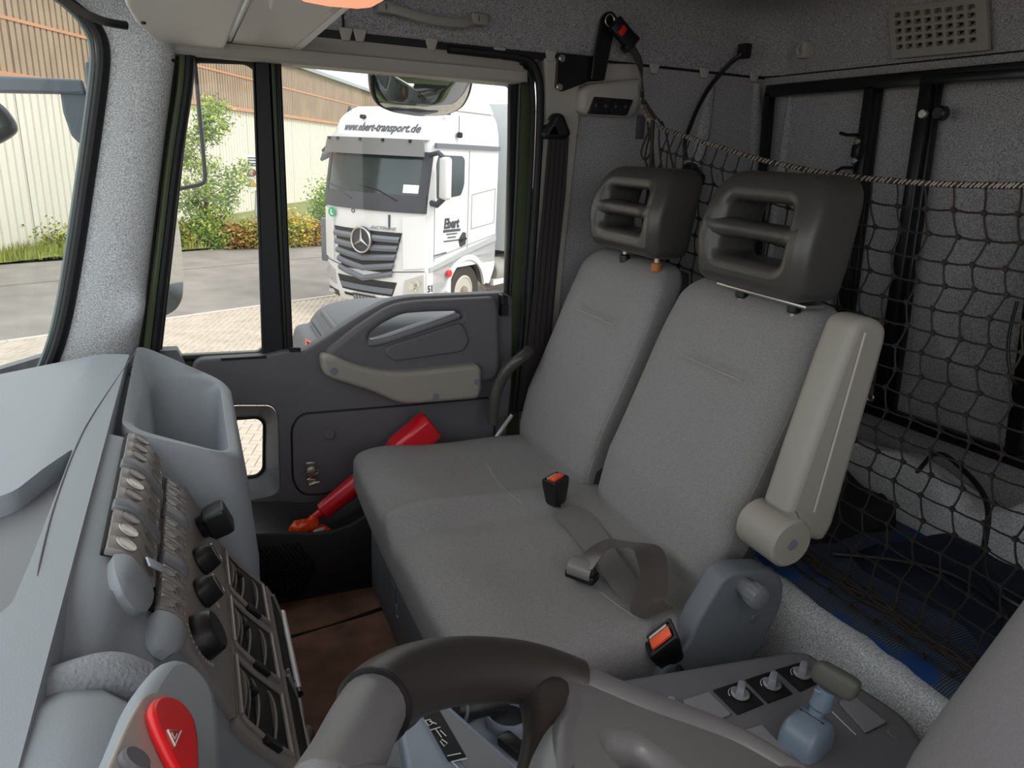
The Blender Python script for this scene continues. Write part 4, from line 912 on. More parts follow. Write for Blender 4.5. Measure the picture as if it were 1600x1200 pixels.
rg = [[hc+hx_*t+dd*(a*kk*.0165)+hy_*(b*kk*.0125) for a, b in (se(2*PI*j/24, 3.2) for j in range(24))] for t, kk in ((-.030, .45), (-.028, .78), (-.020, .98), (0, 1.0), (.020, 1.0), (.028, .85), (.031, .5))]
obj('lever_handle', MB().loft(rg), mat('olive grey soft grip', (84, 84, 76), .6, bump=(900, .4, .0006)), cons, smooth=60)

# ================================================================ driver's seat
drs = empty('driver_seat', (.75, .18, .11), 'grey cloth driver seat back close to the camera', 'seat')
rings = []
for z in np.linspace(.42, 1.12, 40):
    e = 1.12-z; k = math.sqrt(max(.03, 1-(1-min(1, e/.08))**2)) if e < .08 else 1
    e2 = z-.42; k2 = .55+.45*min(1, e2/.22); xf = .655+max(0, z-.62)*.62+.03*max(0, .6-z)*3
    w = (.262-.05*max(0, z-.7))*k2+(-.05*(1-k)); th = .075*(.3+.7*k)
    rings.append([(xf+th-a*th+.014*math.exp(-(b*1.6)**2)*(1 if a > 0 else 0), .178+b*w, z) for a, b in (se(2*PI*j/80, 2.9) for j in range(80))])
obj('backrest', MB().loft(rings), mat('mid grey seat cloth', (130, 126, 128), .9, noise=(500, .08), bump=(500, .2, .0006)), drs, smooth=70)
rings = []
for y in np.linspace(-.08, .43, 30):
    e = min(y+.08, .43-y); k = math.sqrt(max(.03, 1-(1-min(1, e/.06))**2)) if e < .06 else 1
    rings.append([(.55+a*(.22-.03*(1-k)), y, .43+b*.06*(.3+.7*k)) for a, b in (se(2*PI*j/48, 4) for j in range(48))])
obj('cushion', MB().loft(rings), 'seat', drs, smooth=70)
m = MB().cyl((.8, .42, .5), (.8, .45, .5), .05, 24, bev=.006); obj('recline_cover', m, base, drs)
obj('pedestal', MB().box(.42, .75, .02, .34, .11, .38), 'black', drs, bev=.02)
# ================================================================ overhead: visor, shelf, lamp, grab handle
def zc(pts, Z): return [tuple(W(a, b, Z=Z)[:2]) for a, b in pts]
vz = 1.49
m = MB(); zpl(m, rpoly(zc([(186, -40), (196, 10), (212, 38), (240, 62), (275, 82), (340, 96), (346, 92), (352, 76), (400, -30), (430, -120), (100, -200)], vz), [.005, .02, .03, .04, .04, .01, .006, .01, .01, .02, .02]), vz, .022, .008)
vis_ = obj('sun_visor', m, 'visor', label='pale grey padded sun visor folded up above the front pillar', cat='sun visor', smooth=50)
c = W(224, 34, Z=vz); obj('visor_pin', MB().cyl(c+(0, 0, .004), c-(0, 0, .004), .004, 10), 'rubber', vis_)
sh = empty('overhead_shelf', W(450, 60, Z=1.505), 'pale grey overhead shelf behind the sun visor', 'shelf')
m = MB(); zpl(m, rpoly(zc([(398, -20), (350, 88), (432, 86), (470, 80), (548, 14), (640, -70), (600, -200), (440, -200)], 1.505), .004), 1.505, .03, .004); obj('shelf_tray', m, 'visor', sh)
m = MB().loft([[W(a, b, Z=z) for a, b, z in q] for q in (((448, 84, 1.503), (466, 80, 1.503), (462, 78, 1.513), (446, 82, 1.513)), ((532, 14, 1.503), (546, 12, 1.503), (540, 10, 1.513), (530, 12, 1.513)), ((600, -50, 1.503), (620, -50, 1.503), (610, -54, 1.513), (598, -52, 1.513)))])
obj('shelf_lip', m, mat('glossy pale lip', (214, 213, 205), .35), sh)
m = MB(); zpl(m, rpoly(zc([(420, 12), (440, 20), (500, 28), (520, 12), (560, -20), (440, -60)], 1.495), .004), 1.493, .014, .003); obj('lamp_housing', m, 'visor', sh)
m = MB(); zpl(m, rpoly(zc([(470, 0), (512, 8), (560, 12), (582, 10), (600, 0), (640, -40), (500, -60)], 1.47), .004), 1.468, .02, .004)
obj('marker_lens', m, mat('orange lens', (255, 150, 100), .3, emit=((255, 150, 105), .55)), label='glowing orange plastic lens under the pale roof shelf', cat='lamp')
m = MB(); zpl(m, rpoly([(-.36, 1.30), (-.10, 1.40), (-.13, 1.2), (-.36, .9)], .02), 1.56, .02, .004)
dk = [W(a, b, Z=1.47) for a, b in ((84, -12), (108, 6), (134, 22), (165, 34), (198, 40))]
obj('visor_track', MB().tube(smooth_path(dk), .0065, 8), 'rubber', label='dark channel between windscreen corner and sun visor', cat='channel')
# ceiling grab handle
gh = empty('ceiling_handle', W(680, 22, Y=D-.03), 'taupe flexible grab handle on the headliner above the door window', 'grab handle')
hp_ = smooth_path([W(a, b, Y=y) for a, b, y in ((600, 12, D-.045), (622, 16, D-.055), (655, 26, D-.06), (690, 33, D-.06), (725, 36, D-.055), (740, 34, D-.045))], 6)
rg = [[np.array(p)+(0, a*.006, b*.011) for a, b in (se(2*PI*j/16, 3) for j in range(16))] for p in hp_]
obj('strap', MB().loft(rg), 'taupe', gh, smooth=60)
for a in (604, 748):
    c = W(a, 12 if a < 700 else 31, Y=D-.04); b_ = obj('end_block', MB().box(c[0]-.022, c[0]+.022, D-.055, D-.01, c[2]-.013, c[2]+.014), 'taupe', gh, bev=.006, bseg=3)
    obj('cap_line', MB().box(c[0]-.006, c[0]-.004, D-.0562, D-.054, c[2]-.006, c[2]+.006), 'black', b_)
# ================================================================ pillar fittings
sb = empty('shoulder_belt', W(868, 550, Y=D-.03), 'dark shoulder belt hanging from a black anchor on the pillar', 'seat belt')
m = MB(); q = [W(a, b, Y=D-.035) for a, b in ((858, 210), (889, 214), (884, 300), (870, 430), (858, 560), (840, 640), (812, 640), (838, 420), (850, 300))]
pl = [(p[0], p[2]) for p in q]; ypl(m, pl, D-.036, .003); obj('webbing', m, mat('brown black webbing', (46, 40, 42), .6), sb)
for k in (-1.5, -.5, .5, 1.5): obj('weave_line', MB().tube([W(873+k*7, 215, Y=D-.0375), W(858+k*8, 400, Y=D-.0375), W(846+k*8, 540, Y=D-.0375)], .0008, 4), 'black', sb)
m = MB(); ypl(m, rpoly(dp([(847, 210), (868, 176), (880, 178), (892, 210), (884, 218), (852, 217)], D-.045), .01), D-.055, .045, .012); obj('anchor_cover', m, 'black', sb, smooth=50)
# switch unit
su = empty('switch_unit', W(950, 180, Y=D-.03), 'beige switch housing with four dark rockers on the pillar under the belt bracket', 'switch')
o_ = dp([(906, 140), (922, 131), (1000, 122), (1000, 150), (993, 178), (982, 184), (912, 180), (902, 172)], D-.03)
m = MB(); ypl(m, rpoly(o_, .012), D-.045, .05, .016); obj('housing', m, 'beige', su, smooth=50)
m = MB(); ypl(m, rpoly(dp([(928, 151), (989, 156), (978, 181), (918, 178)], D-.046), .004), D-.050, .01, .002); rp = obj('rocker_panel', m, 'black', su)
for k in range(4):
    a = 921+k*15.5; m = MB(); ypl(m, rpoly(dp([(a+7, 154+k*.9), (a+20, 155+k*.9), (a+13, 178+k*.4), (a, 177+k*.4)], D-.051), .002), D-.0525, .004, .001); r_ = obj('rocker', m, 'rubber', rp)
    c = W(a+10, 165+k*.6, Y=D-.053); obj('rocker_mark', MB().tube([c+(math.cos(t)*.003, 0, math.sin(t)*.003) for t in np.linspace(0, 2*PI, 9)], .0004, 4), mat('grey print', (150, 150, 150), .5), r_)
m = MB(); ypl(m, rpoly(dp([(905, 98), (1000, 100), (1000, 124), (905, 132)], D-.012), .004), D-.012, .014, .003); obj('pillar_panel', m, 'beige', su)
c = W(1001, 200, Y=D-.006); obj('grey_tag', MB().box(c[0]-.013, c[0]+.013, D-.008, D-.001, c[2]-.030, c[2]+.035), mat('grey plastic tag', (78, 78, 84), .5), label='small dark grey rectangular tab on the side lining under the switch housing', cat='tab', bev=.002)
# black bracket with buckle
bk_ = empty('belt_bracket', W(910, 110, Y=D-.03), 'black steel bracket bolted to the pillar holding a red-buttoned buckle', 'bracket')
m = MB(); ypl(m, rpoly(dp([(871, 82), (926, 88), (948, 92), (944, 126), (918, 128), (876, 144), (867, 138)], D-.02), [.008, .004, .004, .004, .01, .01, .008]), D-.024, .008, .002); obj('base_plate', m, 'satin', bk_)
m = MB(); ypl(m, rpoly(dp([(938, 28), (946, 18), (957, 18), (964, 30), (956, 60), (943, 126), (922, 124), (926, 92)], D-.034), [.012, .012, .012, .01, .01, .004, .004, .004]), D-.040, .008, .002); obj('upright_arm', m, 'satin', bk_)
for a, b in ((879, 91), (875, 136)): c = W(a, b, Y=D-.028); obj('bolt', MB().cyl((c[0], D-.030, c[2]), (c[0], D-.022, c[2]), .0095, 18, bev=.003), 'steel', bk_)
c = W(953, 32, Y=D-.045); obj('eye_ring', MB().tube([c+(.013*math.cos(t), 0, .0145*math.sin(t)) for t in np.linspace(0, 2*PI, 24)], .0022, 8), 'steel', bk_)
u_ = _n(W(990, 75, Y=D-.06)-W(955, 32, Y=D-.06)); c = W(972, 50, Y=D-.06)
bb = obj('buckle', MB().obox(c, u_, YV, np.cross(u_, YV), .034, .012, .021), 'black', bk_, bev=.005)
c2 = W(973, 48, Y=D-.073); obj('red_button', MB().obox(c2, u_, YV, np.cross(u_, YV), .008, .002, .012), mat('red button', (220, 36, 30), .4), bb, bev=.001)
c2 = W(984, 68, Y=D-.06); obj('collar', MB().obox(c2, u_, YV, np.cross(u_, YV), .010, .015, .024), 'black', bb, bev=.003)
st_p = [W(a, b, Y=y) for a, b, y in ((985, 72, D-.055), (998, 95, D-.06), (1003, 120, D-.09), (1004, 145, D-.12), (1010, 165, D-.14), (1022, 188, D-.17))]
obj('hanging_strap', ribbon(st_p, [(.022, 0, .01), (.022, .005, .008), (.012, .016, .004), (.006, .018, 0), (.016, .010, .006), (.020, 0, .012)], th=.003), mat('grey black strap', (70, 68, 66), .6), bk_)
# gooseneck reading lamp
gl = empty('reading_lamp', W(1085, 300, X=1.32), 'black reading lamp on a bent gooseneck fixed to the rear headliner', 'lamp')
gp = smooth_path([W(a, b, X=x) for a, b, x in ((1160, 84, 1.47), (1140, 100, 1.45), (1112, 132, 1.41), (1092, 165, 1.36), (1078, 198, 1.32), (1070, 222, 1.30), (1072, 250, 1.30))])
obj('gooseneck', MB().tube(gp, .0062, 10), 'black', gl)
c = W(1163, 80, X=1.49); obj('mount_box', MB().obox(c, (0, 1, 0), (1, 0, 0), ZV, .017, .014, .020), 'black', gl, bev=.005)
a, b = W(1074, 262, X=1.30), W(1086, 284, X=1.30); obj('lamp_head', MB().tubeR([a, a*.8+b*.2, b, b+_n(b-a)*.004], [.020, .027, .031, .026], 26, _n(b-a)), 'black', gl)
c = W(1097, 70, X=1.50)
obj('wall_plug', MB().box(c[0]-.004, c[0]+.004+.06, c[1]-.009, c[1]+.009, c[2]-.012, c[2]+.012).box(c[0]-.004, c[0]+.004, c[1]-.014, c[1]-.008, c[2]-.004, c[2]+.004), 'black', label='small black clip hole in the headliner left of the lamp mount', cat='clip', bev=.002)
c = W(1255, 78, X=RX-.02); ch = empty('coat_hook', c, 'small beige coat hook on the rear headliner', 'hook')
obj('hook_plate', MB().box(RX-.028, RX, c[1]-.015, c[1]+.015, c[2]-.022, c[2]+.022), 'beige', ch, bev=.005); obj('hook_pin', MB().tube([c+(-.010, .004, .012), c+(-.022, 0, .0), c+(-.020, -.003, -.012), c+(-.012, -.005, -.010)], .004, 8), 'beige', ch)
# roof ventilation grille
XG = RX-.028
gy = lambda a, b: W(a, b, X=XG)[1:]
g00, g10, g11, g01 = gy(1387, 12), gy(1541, -6), gy(1544, 78), gy(1393, 92)
def G_(u, v): return (g00*(1-u)+g10*u)*(1-v)+(g01*(1-u)+g11*u)*v
holes = []
for r in range(5):
    for c_ in range(8):
        u0, v0 = .065+c_*.108, .12+r*.155+ .0; holes.append(rpoly([tuple(G_(u0+a*.072, v0+b*.095)) for a, b in ((0, 0), (1, 0), (1, 1), (0, 1))], .003, 2))
vg = empty('ventilation_grille', (XG, g00[0], g11[1]), 'beige rectangular ventilation grille with five rows of slots on the rear headliner', 'vent')
m = MB(); xpl(m, [rpoly([tuple(G_(a, b)) for a, b in ((0, 0), (1, 0), (1, 1), (0, 1))], .005)]+holes, XG, .012, .001); obj('grille_plate', m, 'taupe', vg)
a, b = G_(.02, .04), G_(.98, .96); obj('dark_backing', xpl(MB(), [tuple(G_(u, v)) for u, v in ((.03, .04), (.97, .04), (.97, .96), (.03, .96))], XG+.018, .006), 'black', vg)
for k, h in enumerate(holes):
    h = np.array(h); y0, y1, z0, z1 = h[:, 0].min(), h[:, 0].max(), h[:, 1].min(), h[:, 1].max(); zm = (z0+z1)/2
    obj('louvre', MB().obox((XG+.010, (y0+y1)/2-.002, zm), (.6, 0, .5), YV, (-.5, 0, .6), .006, (y1-y0)*.3, .0012), 'taupe', vg)

# ================================================================ black steel rack on the rear wall
rk = empty('steel_rack', (RX-.04, 1.2, .505), 'black square tube rack frame along the rear wall', 'rack')
XR = RX-.035
def bar(name, p, q, w=.015, d=.012, mm='satin', par=None):
    p, q = np.array(p, float), np.array(q, float); t = _n(q-p); s_ = np.cross(t, XV)
    return obj(name, MB().obox((p+q)/2, t, s_, XV, np.linalg.norm(q-p)/2, w, d), mm, par or rk, bev=.003)
R_ = lambda a, b, X=XR: W(a, b, X=X)
pa, pb = R_(1200, 143), R_(1640, 106); bar('top_tube', pa, pb, .0165)
pa, pb = R_(1530, 112, XR-.03), R_(1200+450, 98, XR-.03); bar('top_tube', R_(1440, 125, XR-.02), R_(1640, 112, XR-.02), .010, .008)
bar('upright_tube', R_(1203, 145), R_(1175, 470), .013)
u1 = bar('upright_tube', R_(1363, 134), R_(1296, 640), .015); bar('upright_tube', R_(1374, 138, XR+.02), R_(1312, 640, XR+.02), .008, .008)
u2 = bar('upright_tube', R_(1452, 130), R_(1374, 640), .016); bar('upright_tube', R_(1464, 128, XR+.012), R_(1392, 640, XR+.012), .012, .010)
bar('upright_tube', R_(1640, 300), R_(1584, 712), .016)
bar('lower_tube', R_(1290, 612), R_(1640, 736), .015)
for a, b, par in ((1341, 221, u1), (1336, 251, u1), (1315, 389, u1), (1310, 417, u1), (1442, 178, u2)):
    c = R_(a, b, XR-.016); obj('bolt', MB().cyl(c+(.006, 0, 0), c+(-.004, 0, 0), .0072 if par is u1 else .010, 14, bev=.001), 'steel', par)
    if par is u1: obj('bolt_washer', MB().cyl(c+(.008, 0, 0), c+(0, 0, 0), .0115, 14), 'satin', par)
for (a, b) in ((1340, 236), (1313, 403)): c = R_(a, b, XR-.02); obj('hinge_block', MB().obox(c, ZV, YV, XV, .016, .013, .010), 'satin', u1, bev=.003)
for pts in (((1340, 211), (1324, 211), (1313, 208)), ((1334, 262), (1316, 262), (1306, 268)), ((1312, 378), (1296, 380), (1286, 378)), ((1308, 428), (1296, 432))): obj('hinge_arm', MB().tube([R_(a, b, XR-.02) for a, b in pts], .0045, 8), 'satin', u1)
c = R_(1470, 177, XR-.012); obj('round_knob', MB().cyl(c+(.012, 0, 0), c-(.012, 0, 0), .0165, 22, bev=.004), 'black', u2)
c = R_(1360, 621, XR-.02); obj('ring_bolt', MB().tube([c+(0, math.cos(t)*.009, math.sin(t)*.009) for t in np.linspace(0, 2*PI, 16)], .003, 6), 'steel', u2)

# ================================================================ things lying on the rear shelf
def mnz(x, y, s, k=0): return mnoise.noise(Vector((x*s, y*s, k)))
m = MB()
def matf(u, v):
    x, y = 1.035+u*.56, .25+v*1.52; e = min(u, 1-u, v, 1-v)
    z = .512+.010*(1+mnz(x, y, 9))*min(1, e/.05+.1)+.005*mnz(x, y, 26, 2)+.02*max(0, mnz(x, y, 4, 5))
    return (x+.008*mnz(x, y, 12, 7), y, z)
m.grid(matf, 60, 120)
bm_ = bpy.data.materials.new('blue and grey woven blanket'); bm_.use_nodes = True; t = bm_.node_tree; b = t.nodes['Principled BSDF']; b.inputs['Roughness'].default_value = .9
tcn = t.nodes.new('ShaderNodeTexCoord'); wv = t.nodes.new('ShaderNodeTexWave'); wv.inputs['Scale'].default_value = 60; wv.inputs['Distortion'].default_value = .6; wv.bands_direction = 'Y'
n2 = t.nodes.new('ShaderNodeTexNoise'); n2.inputs['Scale'].default_value = 9; mx = t.nodes.new('ShaderNodeMix'); mx.data_type = 'RGBA'; r1 = t.nodes.new('ShaderNodeValToRGB')
r1.color_ramp.elements[0].color = s2l((24, 38, 66)); r1.color_ramp.elements[1].color = s2l((88, 96, 108)); r2 = t.nodes.new('ShaderNodeValToRGB'); r2.color_ramp.elements[0].position = .55; r2.color_ramp.elements[1].position = .62
mx.inputs[7].default_value = s2l((22, 68, 128))
t.links.new(tcn.outputs['Object'], wv.inputs[0]); t.links.new(tcn.outputs['Object'], n2.inputs[0]); t.links.new(wv.outputs[0], r1.inputs[0]); t.links.new(r1.outputs[0], mx.inputs[6]); t.links.new(n2.outputs[0], r2.inputs[0]); t.links.new(r2.outputs[0], mx.inputs[0]); t.links.new(mx.outputs[2], b.inputs['Base Color'])
obj('woven_blanket', m, bm_, label='blue and grey woven blanket spread on the rear shelf', cat='blanket', smooth=80)
def lump(x0, x1, y0, y1, z0, h, k, nn=30):
    def f(u, v):
        x, y = x0+(x1-x0)*u, y0+(y1-y0)*v; e = min(u, 1-u, v, 1-v); q = min(1, e/.16); q = math.sqrt(1-(1-q)**2)
        return (x+.02*mnz(x, y, 7, k), y+.02*mnz(x, y, 7, k+3), z0+h*q*(.75+.45*mnz(x, y, 6, k+1))+.012*mnz(x, y, 16, k+2)*q)
    m = MB().grid(f, nn, nn*2)
    return m
obj('grey_bedding', lump(1.46, 1.61, .55, 1.36, .52, .17, 3), 'fabric_light', label='crumpled pale grey bedding against the rear wall', cat='bedding', smooth=80)
obj('dark_bag', lump(1.12, 1.44, 1.02, 1.72, .515, .14, 9), mat('black nylon', (20, 20, 24), .7), label='limp black bag on the blanket in the far corner', cat='bag', smooth=80)
obj('dark_jacket', lump(1.22, 1.50, .50, .96, .515, .055, 14), mat('dark navy cloth', (22, 30, 48), .85), label='dark navy garment lying flat on the blanket by the pale bedding', cat='jacket', smooth=80)
cb = smooth_path([(1.50, 1.06, .62), (1.44, .98, .72), (1.40, .90, .735), (1.36, .80, .70), (1.30, .74, .60), (1.28, .66, .585), (1.33, .55, .58), (1.40, .48, .56)], 7)
obj('black_cable', MB().tube(cb, .0055, 8), 'black', label='thick black cable arching over the bedding', cat='cable')
cb = smooth_path([(1.12, .92, .57), (1.2, .84, .585), (1.26, .76, .585), (1.24, .66, .58), (1.16, .60, .575), (1.12, .52, .57), (1.2, .42, .56)], 7)
obj('black_cable', MB().tube(cb, .006, 8), 'black', label='black cable lying on the blanket near the shelf edge', cat='cable')
w_ = smooth_path([R_(1604, 470), R_(1592, 520), R_(1590, 560), R_(1597, 590), R_(1604, 600)]); obj('wire_loop', MB().tube([p-np.array((.03, 0, 0)) for p in w_], .0035, 8), 'black', label='thin black wire loop hanging at the rear wall beside the rack', cat='wire')

# ================================================================ cargo net
XN = 1.10
net = empty('cargo_net', (XN, 1.2, .53), 'black knotted cargo net hung behind the seats from a speckled rope', 'net')
rope_px = [(1003, 140), (1004, 160), (1012, 182), (1030, 198), (1075, 214), (1120, 228), (1180, 247), (1250, 263), (1320, 275), (1400, 283), (1480, 288), (1560, 290), (1640, 289), (1760, 286), (1950, 278)]
rp_ = [W(a, b, X=XN) for a, b in rope_px]; rp_[0] = W(1003, 140, X=1.06); ry = smooth_path(rp_, 8)
obj('edge_rope', MB().tube(ry, .0052, 8), mat('speckled cord', (62, 55, 50), .6, noise=(160, .8), bump=(300, .8, .002)), net)
for k in range(4, len(ry)-1, 1):
    pass
m = MB()
for k in range(5, len(ry)-1):
    for s_ in ((0, .5) if (k*7) % 5 < 2 else (.25,)):
        p = ry[k]*(1-s_)+ry[k+1]*s_; t_ = _n(ry[k+1]-ry[k]); m.obox(p, t_+np.array((0, 0, .9)), XV, np.cross(t_, XV), .0048, .0054, .0014)
obj('rope_fleck', m, mat('pale fleck', (176, 166, 152), .6), net, kind='stuff')
ryA = np.array(ry[24:]); ys_ = ryA[:, 1]; zs_ = ryA[:, 2]
def rope_z(y): return float(np.interp(-y, -ys_, zs_))
nc, nr = 30, 19; cell = .0525
node = {}
for i in range(nc+1):
    yb = 1.765-i*cell
    yt = min(yb, 1.60) if yb > 1.60 else yb
    # near the knot the columns crowd together
    k_ = max(0, (yb-1.25)/.52); yt = yb-.16*k_**1.5
    zt_ = rope_z(yt)
    for j in range(nr+1):
        v = j/nr; y = yt*(1-min(1, v*2.2))+yb*min(1, v*2.2); f = v if v < .85 else v
        z = zt_*(1-f)+.530*f; x = XN+.030*math.sin(PI*v)+(-.0 if v < .9 else -.03*(v-.9)*10)
        sh = (.006 if j % 2 else -.006)+.004*mnz(i*.37, j*.51, 1, 3)+.012*math.sin(v*7+i*.25)
        node[i, j] = np.array((x+.005*mnz(i*.6, j*.6, 1, 8), y+sh*(1 if 0 < j else 0), z+(.004*mnz(i*.7, j*.9, 1, 5) if 0 < j < nr else 0)))
m = MB(); rad = .0018
for j in range(1, nr+1):
    pts = []
    for i in range(nc+1):
        pts.append(node[i, j])
        if i < nc: pts.append((node[i, j]+node[i+1, j])/2+np.array((0, 0, -.0018)))
    m.tube(pts, rad, 5)
for i in range(nc+1):
    pts = []
    for j in range(nr+1):
        p = node[i, j]; pts.append(p)
        if j < nr: pts.append((p+node[i, j+1])/2+np.array((0, .0016*(1 if j % 2 else -1), 0)))
    m.tube(pts, rad, 5)
for (i, j), p in node.items():
    if j: m.obox(p, (0, 1, .5), XV, (0, -.5, 1), .0042, .0034, .0034)
obj('netting', m, mat('dark net cord', (44, 39, 36), .75), net, kind='stuff', smooth=60)
m = MB()
for k in range(9):
    y0 = 1.20-k*.03; pts = []
    for t in np.linspace(0, 1, 26): y = 1.22-.86*t; pts.append((1.085+.022*mnz(y*3+k, k, 1, k)+.006*math.sin(y*60+k), y, .545+.010*abs(mnz(y*6, k*2.3, 1, 4))+.004*(k % 3)))
    m.tube(pts, .0028, 5)
obj('bunched_cord', m, mat('dark net cord', (52, 47, 43), .75), net, kind='stuff')
kn = W(1020, 192, X=1.09)
m = MB()
for k, pp in enumerate((((1018, 190), (1014, 215), (1008, 245), (1012, 262)), ((1022, 195), (1020, 225), (1022, 262)), ((1030, 200), (1030, 230), (1034, 262)), ((1040, 205), (1046, 235), (1052, 262)), ((1016, 200), (1002, 236), (1008, 250), (1016, 240)), ((1012, 190), (1014, 212), (1020, 224)), ((1028, 186), (1038, 200), (1034, 190)))):
    m.tube(smooth_path([W(a, b, X=1.09+.004*k) for a, b in pp], 4), .0026, 6)
m.tube(smooth_path([W(a, b, X=1.085) for a, b in ((1020, 188), (1018, 240), (1013, 300), (1004, 360), (1000, 385), (1010, 392))], 4), .005, 7)
m.tube(smooth_path([W(a, b, X=1.085) for a, b in ((1000, 384), (992, 392))], 3), .003, 6)
obj('gathering_knot', m, mat('dark net cord', (52, 47, 43), .75), net, kind='stuff')
# ================================================================ yard outside
GZ = -1.85
m = MB().box(-60, 80, -30, 120, GZ-.2, GZ-.02); obj('ground', m, mat('sandy joints', (150, 142, 130), .95, noise=(3, .15, 5)), kind='structure')
e0, e1 = W(256, 498, Z=GZ), W(522, 461, Z=GZ); ed = _n(e1-e0); en = _n(np.cross(ZV, ed))     # edge of the road, direction and normal away from the cab
def EP(s, n, z=0): return e0+ed*s+en*n+np.array((0, 0, z))
rw = (W(290, 393, Z=GZ)-e0)@en
m = MB(); m.add([EP(-40, 0), EP(50, 0), EP(50, rw), EP(-40, rw), EP(-40, 0, -.1), EP(50, 0, -.1), EP(50, rw, -.1), EP(-40, rw, -.1)], [(0, 1, 2, 3), (4, 5, 6, 7), (0, 1, 5, 4), (2, 3, 7, 6), (0, 3, 7, 4), (1, 2, 6, 5)])
obj('road', m, mat('worn asphalt', (140, 134, 128), .9, noise=(1.2, .16, 8), bump=(60, .3)), kind='structure')
m = MB(); m.add([EP(-40, rw*.62, .003), EP(50, rw*.62, .003), EP(50, rw*.62+.05, .003), EP(-40, rw*.62+.05, .003)], [(0, 1, 2, 3)]); obj('road_joint', m, mat('dark tar', (100, 100, 102), .8), bpy.data.objects['road'])
m = MB()
for k in range(0, 60): m.box(0, 0, 0, 0, 0, 0) if False else m.obox(EP(-28+k*1.0, -.06, -.03), ed, en, ZV, .495, .055, .045)
obj('kerb', m, mat('pale kerb stone', (196, 190, 180), .85), kind='structure')
# block paving
pave = mat('pale paving block', (184, 172, 158), .9, noise=(2.5, .12, 6), bump=(90, .3))
cand = []
a1 = _n(ed+en); a2 = _n(en-ed)
for i in range(-120, 90):
    for j in range(-120, 40):
        # herringbone of 20 x 10 cm blocks
        for kind in (0, 1):
            if (i-j) % 4 != 0: continue
            c = e0+a1*(i*.1+(0 if kind == 0 else .05+.0))+a2*(j*.1)
            if kind == 0: cc = c+a1*.10+a2*.05; L = a1; S = a2
            else: cc = c+a2*(-.10+.0)+a1*(-.0); L = a2; S = a1
            cand.append((cc, L, S))
cand = []
for i in range(-110, 80):
    for j in range(-110, 60):
        k = (i+j) % 4   # unit cells; horizontal block covers (i,j),(i+1,j) when k == 0, vertical block covers (i,j),(i,j+1) when k == 2
        if k == 0: cand.append((e0+a1*(i+1)*.1+a2*(j+.5)*.1, a1, a2))
        elif k == 2: cand.append((e0+a1*(i+.5)*.1+a2*(j+1)*.1, a2, a1))
def prj(p):
    c = RM.T@(np.array(p)-OC); return (CX+FPX*c[0]/c[2], CY+FPX*c[1]/c[2], c[2]) if c[2] > .1 else (-9, -9, 1)
near, far = [], []
for c, L, S in cand:
    if (c-e0)@en > -.12: continue
    x, y, d_ = prj(c)
    win = (x < 135 and 480 < y < 660) or (235 < x < 470 and 470 < y < 600) or (350 < x < 425 and 630 < y < 770) or (440 < x < 600 and 440 < y < 560)
    if not (-150 < x < 760 and 380 < y < 820): continue
    if win and d_ < 9.6: near.append((d_, c, L, S))
    else: far.append((c, L, S))
near.sort(key=lambda q: q[0]); far += [q[1:] for q in near[300:]]; near = near[:300]
def block(mb, c, L, S, z=0):
    h, w = .0965, .0465; q = []
    for k, zz in ((1, -.02), (1, -.003), (.93, 0)): q.append([c+L*h*(k if k == 1 else .965)*a+S*w*k*b+np.array((0, 0, zz+z)) for a, b in ((-1, -1), (1, -1), (1, 1), (-1, 1))])
    return mb.loft(q)
pv = empty('paving', e0, kind='structure')
base_me = {}
for d_, c, L, S in near:
    key = 0 if abs(L@a1) > .5 else 1
    if key not in base_me:
        o = obj('brick', block(MB(), e0, L, S), pave, pv, smooth=0); base_me[key] = o; o.location = Vector(c-e0)
    else:
        o = base_me[key].copy(); C.objects.link(o); o.parent = pv; o.location = Vector(c-e0)+Vector((0, 0, random.uniform(-.0015, .0015)))
m = MB()
for c, L, S in far: block(m, c, L, S, random.uniform(-.002, .002))
obj('distant_bricks', m, pave, pv, kind='stuff', smooth=0)
# grass verge
m = MB(); m.grid(lambda u, v: EP(-40+u*90, rw+v*30, .05+.10*mnz(u*90, v*30, .5, 1)), 90, 20); obj('verge', m, mat('dry verge soil', (122, 128, 74), .95, noise=(2, .3, 6)), kind='structure')
def blades(mb, n, s0, s1, n0, n1, h, k):
    rnd = random.Random(k)
    for _ in range(n):
        p = EP(rnd.uniform(s0, s1), rw+rnd.uniform(n0, n1), .05); a = rnd.uniform(0, 2*PI); q = np.array((math.cos(a), math.sin(a), 0))*.05; hh = h*rnd.uniform(.5, 1.3)
        mb.add([p-q*.5, p+q*.5, p+q*rnd.uniform(-1.5, 1.5)+np.array((0, 0, hh))], [(0, 1, 2)])
m = MB(); blades(m, 9000, -14, 9, 0, 2.6, .28, 5); obj('grass', m, mat('yellow green grass', (150, 158, 78), .9, noise=(1.5, .35)), label='short dry grass along the far edge of the road', cat='grass', kind='stuff', smooth=0)
